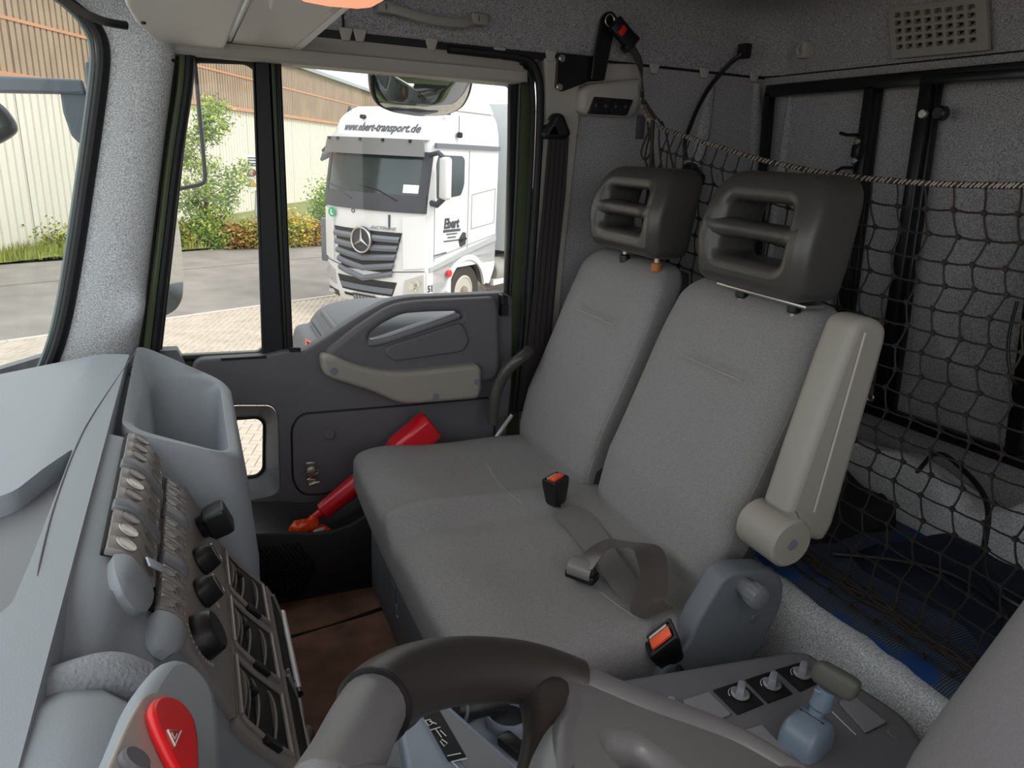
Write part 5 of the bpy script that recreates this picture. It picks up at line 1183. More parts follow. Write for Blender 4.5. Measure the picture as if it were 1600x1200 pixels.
# ---------------------------------------------------------------- warehouse
BW = W(60, 392, Z=GZ); wd = np.array((math.sin(math.radians(26)), math.cos(math.radians(26)), 0)); wn = np.array((wd[1], -wd[0], 0))
def BP(s, h, o=0): return BW+wd*s+wn*o+np.array((0, 0, h))
wh = empty('warehouse', BW, 'long warehouse with white lower cladding and brown corrugated upper band', 'building')
white = mat('white sheet cladding', (226, 220, 206), .6); brown = mat('brown corrugated cladding', (158, 136, 114), .7, noise=(.8, .15, 4)); orange = mat('rust orange trim', (196, 140, 104), .7)
def sheet(s0, s1, h0, h1, o, pitch, depth, top=0):
    n = int(round((s1-s0)/pitch)); a, b = [], []
    for k in range(n):
        s = s0+k*pitch
        for ds, dd in ((0, 0), (pitch*.72, 0), (pitch*.80, -depth), (pitch*.94, -depth)): a.append(BP(s+ds, h0, o+dd)); b.append(BP(s+ds, h1, o+dd))
    a.append(BP(s1, h0, o)); b.append(BP(s1, h1, o)); return MB().loft([a, b], cap=False, closed=False)
for k in range(22): obj('white_panel', sheet(-12+k*3, -9.02+k*3, 0, 4.40, 0, .298, .06), white, wh, smooth=0)
for k in range(22): obj('brown_panel', sheet(-12+k*3, -9.02+k*3, 4.50, 7.0, .10, .2483, .12), brown, wh, smooth=0)
obj('orange_flashing', MB().loft([[BP(s, h, o) for h, o in ((4.38, .02), (4.38, .16), (4.52, .16), (4.52, .02))] for s in (-12, 54)]), orange, wh)
obj('orange_band', MB().loft([[BP(s, h, o) for h, o in ((5.76, .08), (5.76, .125), (5.84, .125), (5.84, .08))] for s in (-12, 54)]), orange, wh)
obj('gutter', MB().loft([[BP(s, h, o) for h, o in ((6.95, .05), (6.95, .34), (7.15, .34), (7.15, .05))] for s in (-12, 54)]), mat('grey gutter', (150, 158, 160), .5), wh)
obj('roof', MB().loft([[BP(s, h, o) for h, o in ((7.1, .2), (7.16, .2), (9.0, -14), (8.9, -14))] for s in (-12, 54)]), mat('pale roof sheet', (206, 208, 208), .6), wh)
obj('core_wall', MB().loft([[BP(s, h, o) for h, o in ((0, -.05), (7, -.05), (7, -.3), (0, -.3))] for s in (-12, 54)]), 'fabric', wh)
# ---------------------------------------------------------------- plants
def leafmat(name, c1, c2, c3, sc=2.0):
    m = bpy.data.materials.new(name); m.use_nodes = True; t = m.node_tree; b = t.nodes['Principled BSDF']; b.inputs['Roughness'].default_value = .6
    tcn = t.nodes.new('ShaderNodeTexCoord'); n1 = t.nodes.new('ShaderNodeTexNoise'); n1.inputs['Scale'].default_value = sc; n1.inputs['Detail'].default_value = 6; r = t.nodes.new('ShaderNodeValToRGB')
    r.color_ramp.elements[0].position = .36; r.color_ramp.elements[0].color = s2l(c1); r.color_ramp.elements[1].position = .66; r.color_ramp.elements[1].color = s2l(c3); e = r.color_ramp.elements.new(.5); e.color = s2l(c2)
    t.links.new(tcn.outputs['Object'], n1.inputs[0]); t.links.new(n1.outputs[0], r.inputs[0]); t.links.new(r.outputs[0], b.inputs['Base Color'])
    b.inputs['Subsurface Weight'].default_value = 0; return m
def leaves(mb, pts, n, spread, size, rnd):
    for _ in range(n):
        c, r = pts[rnd.randrange(len(pts))]; p = c+np.array((rnd.gauss(0, r), rnd.gauss(0, r), rnd.gauss(0, r*.8)))*spread
        a, b = rnd.uniform(0, 2*PI), rnd.uniform(-.9, .9); u = np.array((math.cos(a)*math.cos(b), math.sin(a)*math.cos(b), math.sin(b))); w = _n(np.cross(u, (rnd.random()-.5, rnd.random()-.5, rnd.random()-.5))); s = size*rnd.uniform(.6, 1.3)
        mb.add([p-u*s, p+w*s*.45, p+u*s, p-w*s*.45], [(0, 1, 2, 3)])
bark = mat('grey brown bark', (96, 82, 66), .9)
def px_at(px, py, base):   # a point of the vertical plane through base that faces the cab
    n = _n((base[0], base[1], 0)); return WP(px, py, base, n)
# young tree in front of the warehouse
tb = W(322, 386, Z=GZ)
tr = empty('young_tree', tb, 'slender young tree with light green leaves in front of the white warehouse', 'tree')
rnd = random.Random(3)
tips = []; m = MB(); tp_t = px_at(318, 175, tb); m.tube([tb, tb*.6+tp_t*.4, tp_t], [.06, .04, .012], 7)
for pxp in ((300, 215), (330, 205), (345, 195), (305, 250), (335, 255), (362, 282), (372, 262), (290, 285), (285, 320), (330, 310), (350, 318), (300, 340), (340, 350), (312, 170), (340, 168), (322, 158), (292, 240), (283, 355), (310, 365), (340, 285), (296, 195), (358, 300), (326, 340), (300, 305)):
    q = px_at(pxp[0], pxp[1], tb)+np.array((rnd.uniform(-.3, .3), rnd.uniform(-.5, .5), 0)); f = min(.85, max(.12, (q[2]-tb[2])/(tp_t[2]-tb[2])-.14)); s_ = tb*(1-f)+tp_t*f
    m.tube([s_, (s_+q)/2+np.array((0, 0, .08)), q], [.018, .010, .004], 5); tips += [(q, .17), ((s_*.4+q*.6), .17)]
obj('trunk', m, bark, tr); m = MB(); leaves(m, tips, 6500, 1, .062, rnd); obj('foliage', m, leafmat('fresh leaves', (96, 128, 46), (142, 168, 66), (186, 196, 92)), tr, kind='stuff', smooth=0)
bushcols = (leafmat('olive bush leaves', (98, 116, 48), (150, 156, 66), (196, 190, 96), 3), leafmat('yellow bush leaves', (150, 140, 50), (204, 180, 60), (228, 206, 96), 3), leafmat('reddish bush leaves', (140, 120, 66), (176, 130, 84), (196, 168, 90), 3), leafmat('green bush leaves', (86, 124, 44), (128, 164, 56), (178, 200, 76), 3))
for k, (px, py, w, h, n, ci, lab) in enumerate(((290, 388, .6, .6, 1500, 0, 'olive green bush at the foot of the young tree'), (345, 388, .6, .55, 1400, 3, 'low bright green bush right of the young tree trunk'), (372, 388, .55, .75, 1500, 2, 'reddish bush between the young tree and the road sign'), (400, 387, .55, .95, 1600, 0, 'tall olive bush below the road sign'), (450, 385, .6, .75, 1600, 0, 'olive bush right of the window divider'), (470, 384, .6, 1.0, 1900, 1, 'yellow flowering bush between divider and white truck'), (492, 383, .5, .7, 1400, 2, 'reddish yellow bush touching the front corner of the white truck'), (498, 345, 1.1, 1.9, 5200, 3, 'large bright green shrub behind the front corner of the white truck'), (110, 392, 1.0, .45, 1200, 0, 'low weeds at the warehouse foot seen through the windscreen'), (118, 330, .35, .5, 0, 2, ''))):
    if not n: continue
    b0 = W(px, py, Z=GZ) if py > 360 else W(px, 372, Z=GZ)
    if lab.startswith('large'): b0 = W(500, 378, Z=GZ)*np.array((1, 1, 1))+np.array((1.2, 3.0, 0)); 
    bu = empty('bush', b0, lab, 'bush', 'bushes along the verge'); m = MB(); pts = []
    for q in range(9): e_ = b0+np.array((rnd.uniform(-w, w)*.7, rnd.uniform(-w, w)*.5, h*rnd.uniform(.35, .9))); m.tube([b0, (b0+e_)/2, e_], [.02, .012, .005], 5); pts += [(e_, w*.28), ((b0+e_)/2, w*.32)]
    obj('stem', m, bark, bu); m = MB(); leaves(m, pts, n, 1, .06, rnd); obj('foliage', m, bushcols[ci], bu, kind='stuff', smooth=0)
# sign on a post
sb_ = W(399, 385, Z=GZ); sg = empty('yard_sign', sb_, 'white notice board on a grey post in front of the warehouse', 'sign')
def SPt(px, py, o=0): n = _n((sb_[0], sb_[1], 0)); return WP(px, py, sb_-n*o, n)
m = MB(); t_, b_ = SPt(401, 246), sb_; m.cyl(b_, t_, .035, 10); obj('post', m, mat('galvanised post', (170, 174, 176), .5), sg)
sx = _n(np.cross(_n((sb_[0], sb_[1], 0)), ZV)); sn = -_n((sb_[0], sb_[1], 0)); cc = SPt(399, 270, .05); hw, hh = .24, .52
obj('board', MB().obox(cc, sx, ZV, sn, hw, hh, .01), mat('white board', (232, 234, 230), .5), sg)
bd = [o for o in sg.children if o.name.startswith('board')][0]
dk_ = mat('dark print', (70, 74, 80), .6)
for k, (l, w) in enumerate(((.43, .19), (.36, .16), (.27, .17), (.21, .12))): obj('print_line', MB().obox(cc+np.array((0, 0, l))-sx*(.2-w)+sn*.012, sx, ZV, sn, w, .018, .002), dk_, bd)
c = cc-sx*.09+np.array((0, 0, .0))+sn*.014; obj('speed_ring', MB().tube([c+sx*math.cos(t)*.10+np.array((0, 0, math.sin(t)*.10)) for t in np.linspace(0, 2*PI, 22)], .018, 6), mat('sign red', (196, 50, 44), .5), bd)
obj('speed_figure', text_mb('10', .13, c-np.array((0, 0, .045)), sx, ZV, sn, .004, 0, 'CENTER', .003), dk_, bd)
c = cc-sx*.09+np.array((0, 0, -.31))+sn*.014; tri = [c+sx*x+np.array((0, 0, z)) for x, z in ((-.12, -.09), (.12, -.09), (0, .12))]; obj('warning_triangle', MB().add(tri+[p+sn*.004 for p in tri], [(0, 1, 2), (3, 4, 5), (0, 1, 4, 3), (1, 2, 5, 4), (2, 0, 3, 5)]), mat('sign yellow', (226, 178, 40), .5), bd)
obj('triangle_edge', MB().tube(tri+[tri[0]], .010, 5), dk_, bd)
# ================================================================ white lorry parked across the yard
TA = np.array((3.825, 12.721, GZ)); TU = np.array((math.sin(math.radians(-36)), math.cos(math.radians(-36)), 0)); TV = np.array((math.sin(math.radians(54)), math.cos(math.radians(54)), 0))
def TP(u, v, z): return TA+TU*u+TV*v+np.array((0, 0, z))
lorry = empty('lorry', TP(1.2, 1, 0), 'white high-roof lorry with a semi-trailer parked across the yard', 'lorry')
wp_ = mat('white lorry paint', (222, 222, 224), .28, spec=.5, coat=.5); lg = mat('lorry grey plastic', (108, 112, 120), .45); dg = mat('lorry dark plastic', (62, 64, 70), .5); blk = 'black'
def vf(z): return float(np.interp(z, [.3, .5, 1.0, 2.1, 2.33, 3.1, 3.3, 3.45, 3.6, 3.75, 3.86], [.10, .02, .0, .01, .04, .20, .24, .30, .38, .54, .78]))
HW = 1.225
def vfu(u, z):
    t = (u-HW)/HW; return vf(z)-.30*(1-abs(t)**2.4)+.0
def FS(u, z, h=0):   # point on the front skin, pushed outwards by h
    return TP(u, vfu(u, z)-h, z)
def cabring(z):
    cr_ = .0; ring = []
    inset = float(np.interp(z, [.3, 3.2, 3.5, 3.75, 3.86], [.0, .0, .02, .09, .20]))
    for u in np.linspace(.06+inset, 2*HW-.06-inset, 26): ring.append(TP(u, vfu(u, z), z))
    e = vfu(2*HW-.06, z); ring += [TP(2*HW-.015-inset, e+.05, z), TP(2*HW-inset, e+.14, z), TP(2*HW-inset, 2.28, z), TP(inset, 2.28, z), TP(inset, e+.14, z), TP(.015+inset, e+.05, z)]
    return ring
cab = obj('cab', MB().loft([cabring(z) for z in (1.02, 1.2, 1.6, 2.1, 2.33, 2.7, 3.1, 3.3, 3.45, 3.6, 3.7, 3.78, 3.84, 3.86)]), wp_, lorry, smooth=40)
def fpatch(c, h, th=.03, nu=18, nv=3):
    (a, b, c_, d) = [np.array(q, float) for q in c]; m = MB()
    def P(s, t): p = (a*(1-s)+b*s)*(1-t)+(d*(1-s)+c_*s)*t; return p
    fr = [FS(*P(i/nu, j/nv), h) for i in range(nu+1) for j in range(nv+1)]; bk = [FS(*P(i/nu, j/nv), h-th) for i in range(nu+1) for j in range(nv+1)]
    m.add(fr, [(i*(nv+1)+j, (i+1)*(nv+1)+j, (i+1)*(nv+1)+j+1, i*(nv+1)+j+1) for i in range(nu) for j in range(nv)])
    m.add(bk, [(i*(nv+1)+j, (i+1)*(nv+1)+j, (i+1)*(nv+1)+j+1, i*(nv+1)+j+1) for i in range(nu) for j in range(nv)])
    ed_ = [(i, 0) for i in range(nu+1)]+[(nu, j) for j in range(1, nv+1)]+[(i, nv) for i in range(nu-1, -1, -1)]+[(0, j) for j in range(nv-1, 0, -1)]
    ix = [i*(nv+1)+j for i, j in ed_]; n = len(ix); m.add([fr[k] for k in ix]+[bk[k] for k in ix], [(k, (k+1) % n, n+(k+1) % n, n+k) for k in range(n)])
    return m
def sidept(v, z, h=0): return TP(-h, v, z)
def spatch(pts, h, th=.02, r=.03, holes=(), bev=.0):
    return MB().plate([rpoly(pts, r, 4)]+[rpoly(q, .05, 4) for q in holes], sidept(0, 0, h), TV, ZV, TU, th, bev)
# front
gls = mat('lorry glass', (44, 60, 62), .12, spec=.8)
scr = obj('windscreen', fpatch([(.10, 2.34), (2.35, 2.34), (2.28, 3.06), (.17, 3.06)], .035, .03, 22, 8), gls, lorry, smooth=60)
obj('screen_surround', fpatch([(.02, 2.06), (2.43, 2.06), (2.43, 2.36), (.02, 2.36)], .045, .05), dg, lorry)
for s in (0, 1):
    u0 = .02 if s == 0 else 2.43; u1 = .15 if s == 0 else 2.30; obj('screen_pillar', fpatch([(min(u0, u1), 2.3), (max(u0, u1), 2.3), (max(u0, u1), 3.1), (min(u0, u1), 3.1)], .045, .05, 4), dg, lorry)
obj('screen_sticker', fpatch([(.16, 2.40), (.42, 2.40), (.42, 2.54), (.16, 2.54)], .042, .004, 3), mat('white sticker', (236, 238, 236), .5), scr)
for a, b in (((.50, 2.26), (1.35, 2.50)), ((1.50, 2.24), (2.25, 2.46))): obj('wiper', MB().tube([FS(a[0], a[1], .05), FS((a[0]+b[0])/2, (a[1]+b[1])/2+.05, .05), FS(*b, .05)], .014, 6), blk, scr)
vis2 = obj('sun_visor', fpatch([(.06, 3.02), (2.40, 3.02), (2.34, 3.30), (.10, 3.30)], .20, .03, 20, 4), mat('smoked visor', (112, 112, 112), .25), lorry)
for u in (.3, .8, 1.3, 1.9, 2.2): obj('visor_bolt', MB().obox(FS(u, 3.27, .21), TU, TV, ZV, .02, .02, .025), blk, vis2)
obj('roof_lip', fpatch([(.10, 3.30), (2.34, 3.30), (2.34, 3.36), (.10, 3.36)], .10, .14, 20, 1), mat('grey white panel', (214, 214, 212), .4), lorry)
for u, z in ((1.55, 3.66),): obj('roof_camera', MB().cyl(FS(u, z, .02), FS(u, z, .12), .04, 12), blk, lorry)
for u in (2.30, .0): 
    a = TP(u, .55, 3.74); obj('horn', MB().tubeR([a, a+np.array((0, 0, .12))], [.06, .02], 10, np.array((0, 0, 1.))), blk, lorry)
# lettering on the roof
tm = text_mb('www.ebert-transport.de', .26, (0, 0, 0), (1, 0, 0), (0, 1, 0), (0, 0, 1), .01, .25, 'CENTER', .004)
vx = np.array(tm.v); wdt = vx[:, 0].max()-vx[:, 0].min(); sc = 1.72/wdt
tm.v = [tuple(FS(1.16-(x)*sc, 3.42+y*.8*1.0, .012+z)) for x, y, z in tm.v]
obj('web_lettering', tm, mat('dark lettering', (84, 88, 96), .5), lorry, smooth=0)
tm = text_mb('1', .36, (0, 0, 0), (1, 0, 0), (0, 1, 0), (0, 0, 1), .01, 0, 'CENTER', .0); tm.v = [tuple(FS(.66-x, 1.76+y, .012+z)) for x, y, z in tm.v]; obj('number', tm, dk_, lorry, smooth=0)
tm = text_mb('ACTROS', .10, (0, 0, 0), (1, 0, 0), (0, 1, 0), (0, 0, 1), .012, .2, 'CENTER', .002); tm.v = [tuple(FS(.80-x*1.35, 1.735+y*.8, .02+z)) for x, y, z in tm.v]; obj('model_lettering', tm, mat('grey lettering', (150, 152, 156), .4), lorry, smooth=0)
c = FS(2.06, 1.95, .065); obj('green_badge', MB().cyl(c, c-TV*.01, .09, 22), mat('green badge', (40, 160, 110), .5), lorry)
tm = text_mb('L', .13, c-TV*.012-np.array((0, 0, .045)), -TU, ZV, -TV, .004, 0, 'CENTER', .004); obj('badge_letter', tm, mat('white sticker', (236, 238, 236), .5), bpy.data.objects['green_badge'])
c = FS(1.48, 2.02, .012); obj('wash_nozzle', MB().tube([c+TU*.035*math.cos(t)+np.array((0, 0, .035*math.sin(t))) for t in np.linspace(0, 2*PI, 12)], .008, 5), dg, lorry)
# grille
gb = obj('grille', fpatch([(.62, .96), (1.83, .96), (2.05, 1.70), (.42, 1.70)], .012, .05, 20, 6), mat('grille dark', (40, 42, 46), .6), lorry)
for k in range(5):
    z0 = 1.60-k*.155; wl = .42+(1.70-z0)*.22; wr_ = 2.05-(1.70-z0)*.22; m = MB(); ra_, rb_, rc_, rd_ = [], [], [], []
    for s in np.linspace(0, 1, 21):
        u = wl+(wr_-wl)*s; dip = -.10*(1-abs(2*s-1))*(k*.35); hgt = .115
        ra_.append(FS(u, z0+dip+.03, .03)); rb_.append(FS(u, z0+dip-.02, .075)); rc_.append(FS(u, z0+dip-hgt+.04, .055)); rd_.append(FS(u, z0+dip-hgt+.04, .01))
    obj('grille_slat', m.loft([ra_, rb_, rc_, rd_], cap=False, closed=False), lg, gb, smooth=30)
c = FS(1.225, 1.52, .09); st_ = obj('star_ring', MB().tube([c+TU*.225*math.cos(t)+np.array((0, 0, .225*math.sin(t))) for t in np.linspace(0, 2*PI, 33)], .020, 8), 'steel', lorry)
obj('star_back', MB().cyl(c+TV*.015, c+TV*.05, .245, 30), dg, st_)
m = MB()
for k in range(3):
    a = PI/2+k*2*PI/3; d_ = TU*math.cos(a)+np.array((0, 0, math.sin(a))); s_ = TU*-math.sin(a)+np.array((0, 0, math.cos(a)))
    m.add([c+s_*.035, c+d_*.22, c-s_*.035, c-TV*.03, c+TV*.012], [(0, 1, 3), (1, 2, 3), (0, 4, 1), (1, 4, 2), (2, 4, 0), (0, 3, 2)])
obj('star_points', m, 'steel', st_, smooth=0)
# lower front: bumper with opening, fog lamps, number plate
def bring(z, k=1): return [TP(u, vfu(u, z)+.0, z) for u in np.linspace(.05, 2.40, 24)]+[TP(2.45, .18, z), TP(2.45, .75, z), TP(0, .75, z), TP(0, .18, z)]
obj('bumper', MB().loft([bring(z) for z in (.32, .38, .5, .8, 1.05)]), wp_, lorry, smooth=40)
obj('air_intake', fpatch([(.66, .42), (1.80, .42), (1.98, .80), (.52, .80)], .012, .05, 18, 2), mat('grille dark', (40, 42, 46), .6), lorry)
obj('intake_slat', fpatch([(.62, .58), (1.84, .58), (1.90, .68), (.58, .68)], .03, .03, 18, 1), lg, lorry)
npl = obj('number_plate', fpatch([(.98, .36), (1.52, .36), (1.52, .50), (.98, .50)], .05, .03, 6, 1), dg, lorry)
for u in np.linspace(1.04, 1.46, 6): obj('plate_slot', fpatch([(u-.028, .39), (u+.028, .39), (u+.028, .47), (u-.028, .47)], .056, .01, 1, 1), mat('grey print', (150, 150, 150), .5), npl)
lamp = mat('head lamp', (196, 198, 196), .12, metal=.4, coat=1)
for q in (0, 1):
    f = (lambda u: u) if q == 0 else (lambda u: 2.45-u)
    P_ = lambda pts: [(f(a), b) for a, b in (pts if q == 0 else [pts[1], pts[0], pts[3], pts[2]])]
    hl = obj('headlamp', fpatch(P_([(.05, .66), (.40, .58), (.36, .86), (.05, .98)]), .02, .05, 5, 3), lamp, lorry)
    for u, z, r in ((.14, .82, .062), (.25, .76, .075), (.17, .70, .035)): c = FS(f(u), z, .03); obj('reflector_bowl', MB().tubeR([c-TV*.008, c], [r, r*.6], 16, TV), mat('bright chrome', (235, 235, 235), .1, metal=1), hl)
    fo = obj('fog_lamp', fpatch(P_([(.06, .36), (.42, .34), (.42, .46), (.06, .50)]), .015, .04, 5, 1), dg, lorry); c = FS(f(.20), .42, .03); obj('fog_lens', MB().obox(c, TU, TV, ZV, .09, .01, .035), lamp, fo)
    obj('lamp_shadow_gap', fpatch(P_([(.04, 1.03), (.62, .98), (.62, .995), (.04, 1.045)]), .006, .02, 5, 1), dg, lorry)
    obj('corner_panel', fpatch(P_([(.03, 1.10), (.38, 1.06), (.40, 1.98), (.03, 2.02)]), .035, .04, 5, 3), wp_, lorry, smooth=50)
# side towards the viewer
ds_ = obj('side_window', spatch([(.26, 2.30), (1.0, 2.36), (1.10, 2.55), (1.10, 3.0), (1.02, 3.06), (.30, 3.06), (.24, 2.9)], .012, .02, .06), gls, lorry)
for l in ([(1.26, 1.24), (1.26, 3.16)], [(.20, 1.26), (1.26, 1.42), (2.26, 1.56)], [(1.38, 1.72), (1.38, 2.36), (2.20, 2.46), (2.20, 1.80), (1.38, 1.72)], [(.2, 1.20), (.2, 2.3)]): obj('panel_gap', MB().tube([sidept(a, b, .002) for a, b in l], .009, 5), mat('panel gap grey', (150, 150, 152), .6), lorry)
m = MB().loft([[sidept(a, b, h) for h, b in ((.0, z0), (.05, z0), (.05, z1), (.0, z1))] for a, z0, z1 in ((.18, 3.18, 3.26), (2.28, 3.18, 3.26))]); obj('roof_strip', m, lg, lorry)
m = MB().loft([[sidept(a, b, h) for h, b in ((.0, z0), (.03, z0), (.03, z1), (.0, z1))] for a, z0, z1 in ((.05, 1.02, 1.10), (1.26, 1.26, 1.36), (2.26, 1.44, 1.54))]); obj('side_stripe', m, mat('silver stripe', (176, 180, 182), .4), lorry)
obj('lower_side', spatch([(.0, .34), (.62, .42), (.68, .8), (.85, 1.06), (1.2, 1.22), (1.6, 1.18), (1.86, .95), (1.98, .60), (2.10, .56), (2.28, .9), (2.28, 1.44), (.0, 1.06)], .0, .10, .05), wp_, lorry)
arc = [(1.25+.62*math.cos(t), .52+.62*math.sin(t)) for t in np.linspace(.1, PI-.1, 20)]; arc2 = [(1.25+.70*math.cos(t), .54+.70*math.sin(t)) for t in np.linspace(PI-.1, .1, 20)]
obj('wheel_arch_edge', MB().plate(arc+arc2, sidept(0, 0, .03), TV, ZV, TU, .05, 0), wp_, lorry)
obj('wheel_well', MB().cyl(TP(.12, 1.25, .52), TP(.9, 1.25, .52), .62, 30), blk, lorry)
tyre = mat('road tyre', (70, 64, 60), .85)
for vv in (1.25,):
    w_ = obj('wheel', MB().tubeR([TP(k, vv, .52) for k in (.06, .04, .08, .34, .36)], [.44, .49, .52, .52, .48], 36, TU), tyre, lorry)
    obj('rim', MB().tubeR([TP(.05, vv, .52), TP(.035, vv, .52), TP(.10, vv, .52), TP(.08, vv, .52)], [.31, .27, .22, .12], 30, TU), mat('dusty rim', (190, 184, 176), .5), w_)
    obj('hub', MB().tubeR([TP(.09, vv, .52), TP(.0, vv, .52), TP(-.02, vv, .52)], [.11, .09, .05], 18, TU), mat('brown hub', (140, 126, 112), .6), w_)
    for k in range(10): c = TP(.085, vv+.165*math.cos(k*PI/5), .52+.165*math.sin(k*PI/5)); obj('wheel_nut', MB().cyl(c, c-TU*.03, .018, 6), 'steel', w_)
c = sidept(.60, .95, .03); obj('red_marker', MB().cyl(c, c-TU*.06, .07, 14, bev=.01), mat('red marker lens', (214, 50, 44), .3), lorry)
hdl = obj('door_handle_bowl', spatch([(1.02, 1.40), (1.20, 1.44), (1.20, 1.66), (1.10, 1.68), (.96, 1.54)], .012, .02, .03), mat('dark bowl', (60, 62, 64), .5), lorry); obj('door_handle', MB().obox(sidept(1.09, 1.54, .04), TV+np.array((0, 0, .2)), TU, ZV, .08, .012, .02), blk, hdl)
def sidetext(s, size, v, z, par, sh=0, sx=1, name='side_lettering', mm=dk_, b=.004):
    tm = text_mb(s, size, sidept(v, z, .008), TV*sx, ZV, -TU, .006, sh, 'CENTER', b); return obj(name, tm, mm, par, smooth=0)
sidetext('Ebert', .25, .72, 1.78, lorry, .15, .85, b=.010)
for k, (w_, h_) in enumerate(((.27, .022), (.17, .010), (.13, .010), (.25, .010))): obj('print_line', MB().obox(sidept(.74, 1.73-k*.062, .008), TV, ZV, TU, w_, h_, .003), dk_, lorry)
for k in range(9): obj('door_mark', MB().obox(sidept(.20+k*.045, 1.305+k*.004, .008), TV, ZV, TU, .014, .016, .003), lg, lorry)
sidetext('51', .17, .10, .66, lorry, name='number', b=.006)
a = W(701, 250, Y=13.2)
MC = TP(-.30, .10, 2.68)
mr = obj('side_mirror', MB().obox(MC, TU*.8+TV*.35, TV, ZV, .14, .09, .36), wp_, lorry, bev=.06, bseg=4); obj('mirror_arm', MB().tube([TP(.04, .12, 3.06), TP(-.14, .10, 3.10), TP(-.26, .10, 3.02)], .045, 8), dg, mr); obj('mirror_foot', MB().tube([TP(.04, .12, 2.25), TP(-.12, .10, 2.22), TP(-.26, .10, 2.34)], .055, 8), dg, mr)
c = W(508, 235, Y=14.3); a = TP(2.42, .25, 3.12); fm = obj('far_mirror_arm', MB().tube([a, a+TU*.12+np.array((0, 0, .03)), a+TU*.30-np.array((0, 0, .10))], .045, 8), dg, lorry); obj('far_mirror', MB().tubeR([a+TU*.14-np.array((0, 0, .10)), a+TU*.24-np.array((0, 0, .16)), a+TU*.36-np.array((0, 0, .26))], [.04, .08, .03], 12, _n(TU-np.array((0, 0, .7)))), lg, fm)
obj('far_side_mirror', MB().obox(TP(2.62, .15, 1.35), TU, TV, ZV, .10, .05, .42), lg, lorry, bev=.03)
obj('antenna', MB().tube([sidept(.86, 3.4, .03), sidept(.86, 3.75, .03)], .008, 5), dg, lorry); c = sidept(.86, 3.42, .05); obj('lamp_bead', MB().cyl(c+np.array((0, 0, .05)), c-np.array((0, 0, .05)), .055, 12, bev=.02), blk, lorry)
obj('roof_fairing', MB().loft([[TP(u, v, z) for u, v, z in ((.12, 1.0, 3.84), (2.33, 1.0, 3.84), (2.33, 2.27, 3.84), (.12, 2.27, 3.84))], [TP(u, v, z) for u, v, z in ((.3, 1.7, 3.98), (2.15, 1.7, 3.98), (2.2, 2.25, 4.08), (.25, 2.25, 4.08))]]), wp_, lorry, bev=.03)
ch_ = obj('chassis', MB().loft([[TP(u, v, z) for u, z in ((.75, .6), (1.7, .6), (1.7, .95), (.75, .95))] for v in (1.9, 12)]), dg, lorry)
obj('fuel_tank', MB().cyl(TP(.30, 2.45, .72), TP(.30, 3.3, .72), .30, 20, bev=.03), mat('dusty metal tank', (150, 148, 144), .5), lorry)
obj('side_guard', MB().loft([[TP(u, v, z) for u, z in ((.02, .50), (.10, .50), (.10, .62), (.02, .62))] for v in (2.3, 4.2)]), wp_, lorry)
# semi-trailer
trl = empty('semi_trailer', TP(1.25, 8, 0), 'beige curtain-sided semi-trailer with grey front post behind the white lorry', 'trailer')
obj('box', MB().loft([[TP(u, v, z) for u, z in ((.0, 1.15), (2.5, 1.15), (2.5, 4.10), (.0, 4.10))] for v in (2.95, 13.5)]), mat('beige curtain', (206, 192, 176), .6), trl)
obj('front_wall', MB().loft([[TP(u, v, z) for u, z in ((.02, 1.15), (2.48, 1.15), (2.48, 4.08), (.02, 4.08))] for v in (2.90, 2.95)]), mat('pale grey panel', (206, 210, 212), .5), trl)
obj('corner_post', MB().loft([[TP(u, v, z) for u, z in ((-.03, 1.15), (.10, 1.15), (.10, 4.12), (-.03, 4.12))] for v in (2.88, 3.16)]), mat('grey post', (196, 202, 204), .45), trl)
tm = text_mb('WECON', .20, TP(-.036, 3.08, 3.05), ZV, -TV, -TU, .006, 0, 'LEFT', .006); obj('post_lettering', tm, mat('red lettering', (196, 40, 48), .5), trl, smooth=0)
tm = text_mb('WECON', .17, TP(-.036, 3.08, 1.35), ZV, -TV, -TU, .006, 0, 'LEFT', .006); obj('post_lettering', tm, mat('red lettering', (196, 40, 48), .5), trl, smooth=0)
obj('top_rail', MB().loft([[TP(u, v, z) for u, z in ((-.04, 4.02), (.10, 4.02), (.10, 4.14), (-.04, 4.14))] for v in (2.88, 13.5)]), mat('grey post', (196, 202, 204), .45), trl)
for v in (9.0, 10.3, 11.6): obj('wheel', MB().tubeR([TP(k, v, .52) for k in (.06, .08, .34, .36)], [.46, .52, .52, .48], 28, TU), tyre, trl)
obj('support_leg', MB().box(0, 0, 0, 0, 0, 0).obox(TP(.45, 4.6, .6), TU, TV, ZV, .06, .08, .6), dg, trl)

# ================================================================ just outside the passenger window
# convex kerb mirror under the roof edge
km = empty('kerb_mirror', W(655, 110, Y=2.22), 'wide black-rimmed convex mirror hanging outside at the top of the door window', 'mirror')
kn_ = _n((-.05, -.93, -.36)); kc = W(660, 132, Y=2.18); kx = _n(np.cross(kn_, ZV)); kx = kx if kx[0] > 0 else -kx; ky = np.cross(kx, kn_); ky = ky if ky[2] > 0 else -ky
def kpt(a, b, h=0): p = WP(a, b, kc+kn_*h, kn_); return ((p-kc)@kx, (p-kc)@ky)
kout = rpoly([kpt(*q) for q in ((576, 90), (742, 100), (742, 122), (736, 150), (724, 171), (700, 182), (655, 184), (612, 177), (588, 166), (579, 145))], .02, 4)
obj('housing', MB().plate(kout, kc-kn_*.05, kx, ky, kn_, .05, .012), 'black', km, smooth=50)
xs_ = np.array([q[0] for q in kout]); ys2 = np.array([q[1] for q in kout]); mx_, my_ = xs_.mean(), ys2.mean()
m = MB(); rg = []
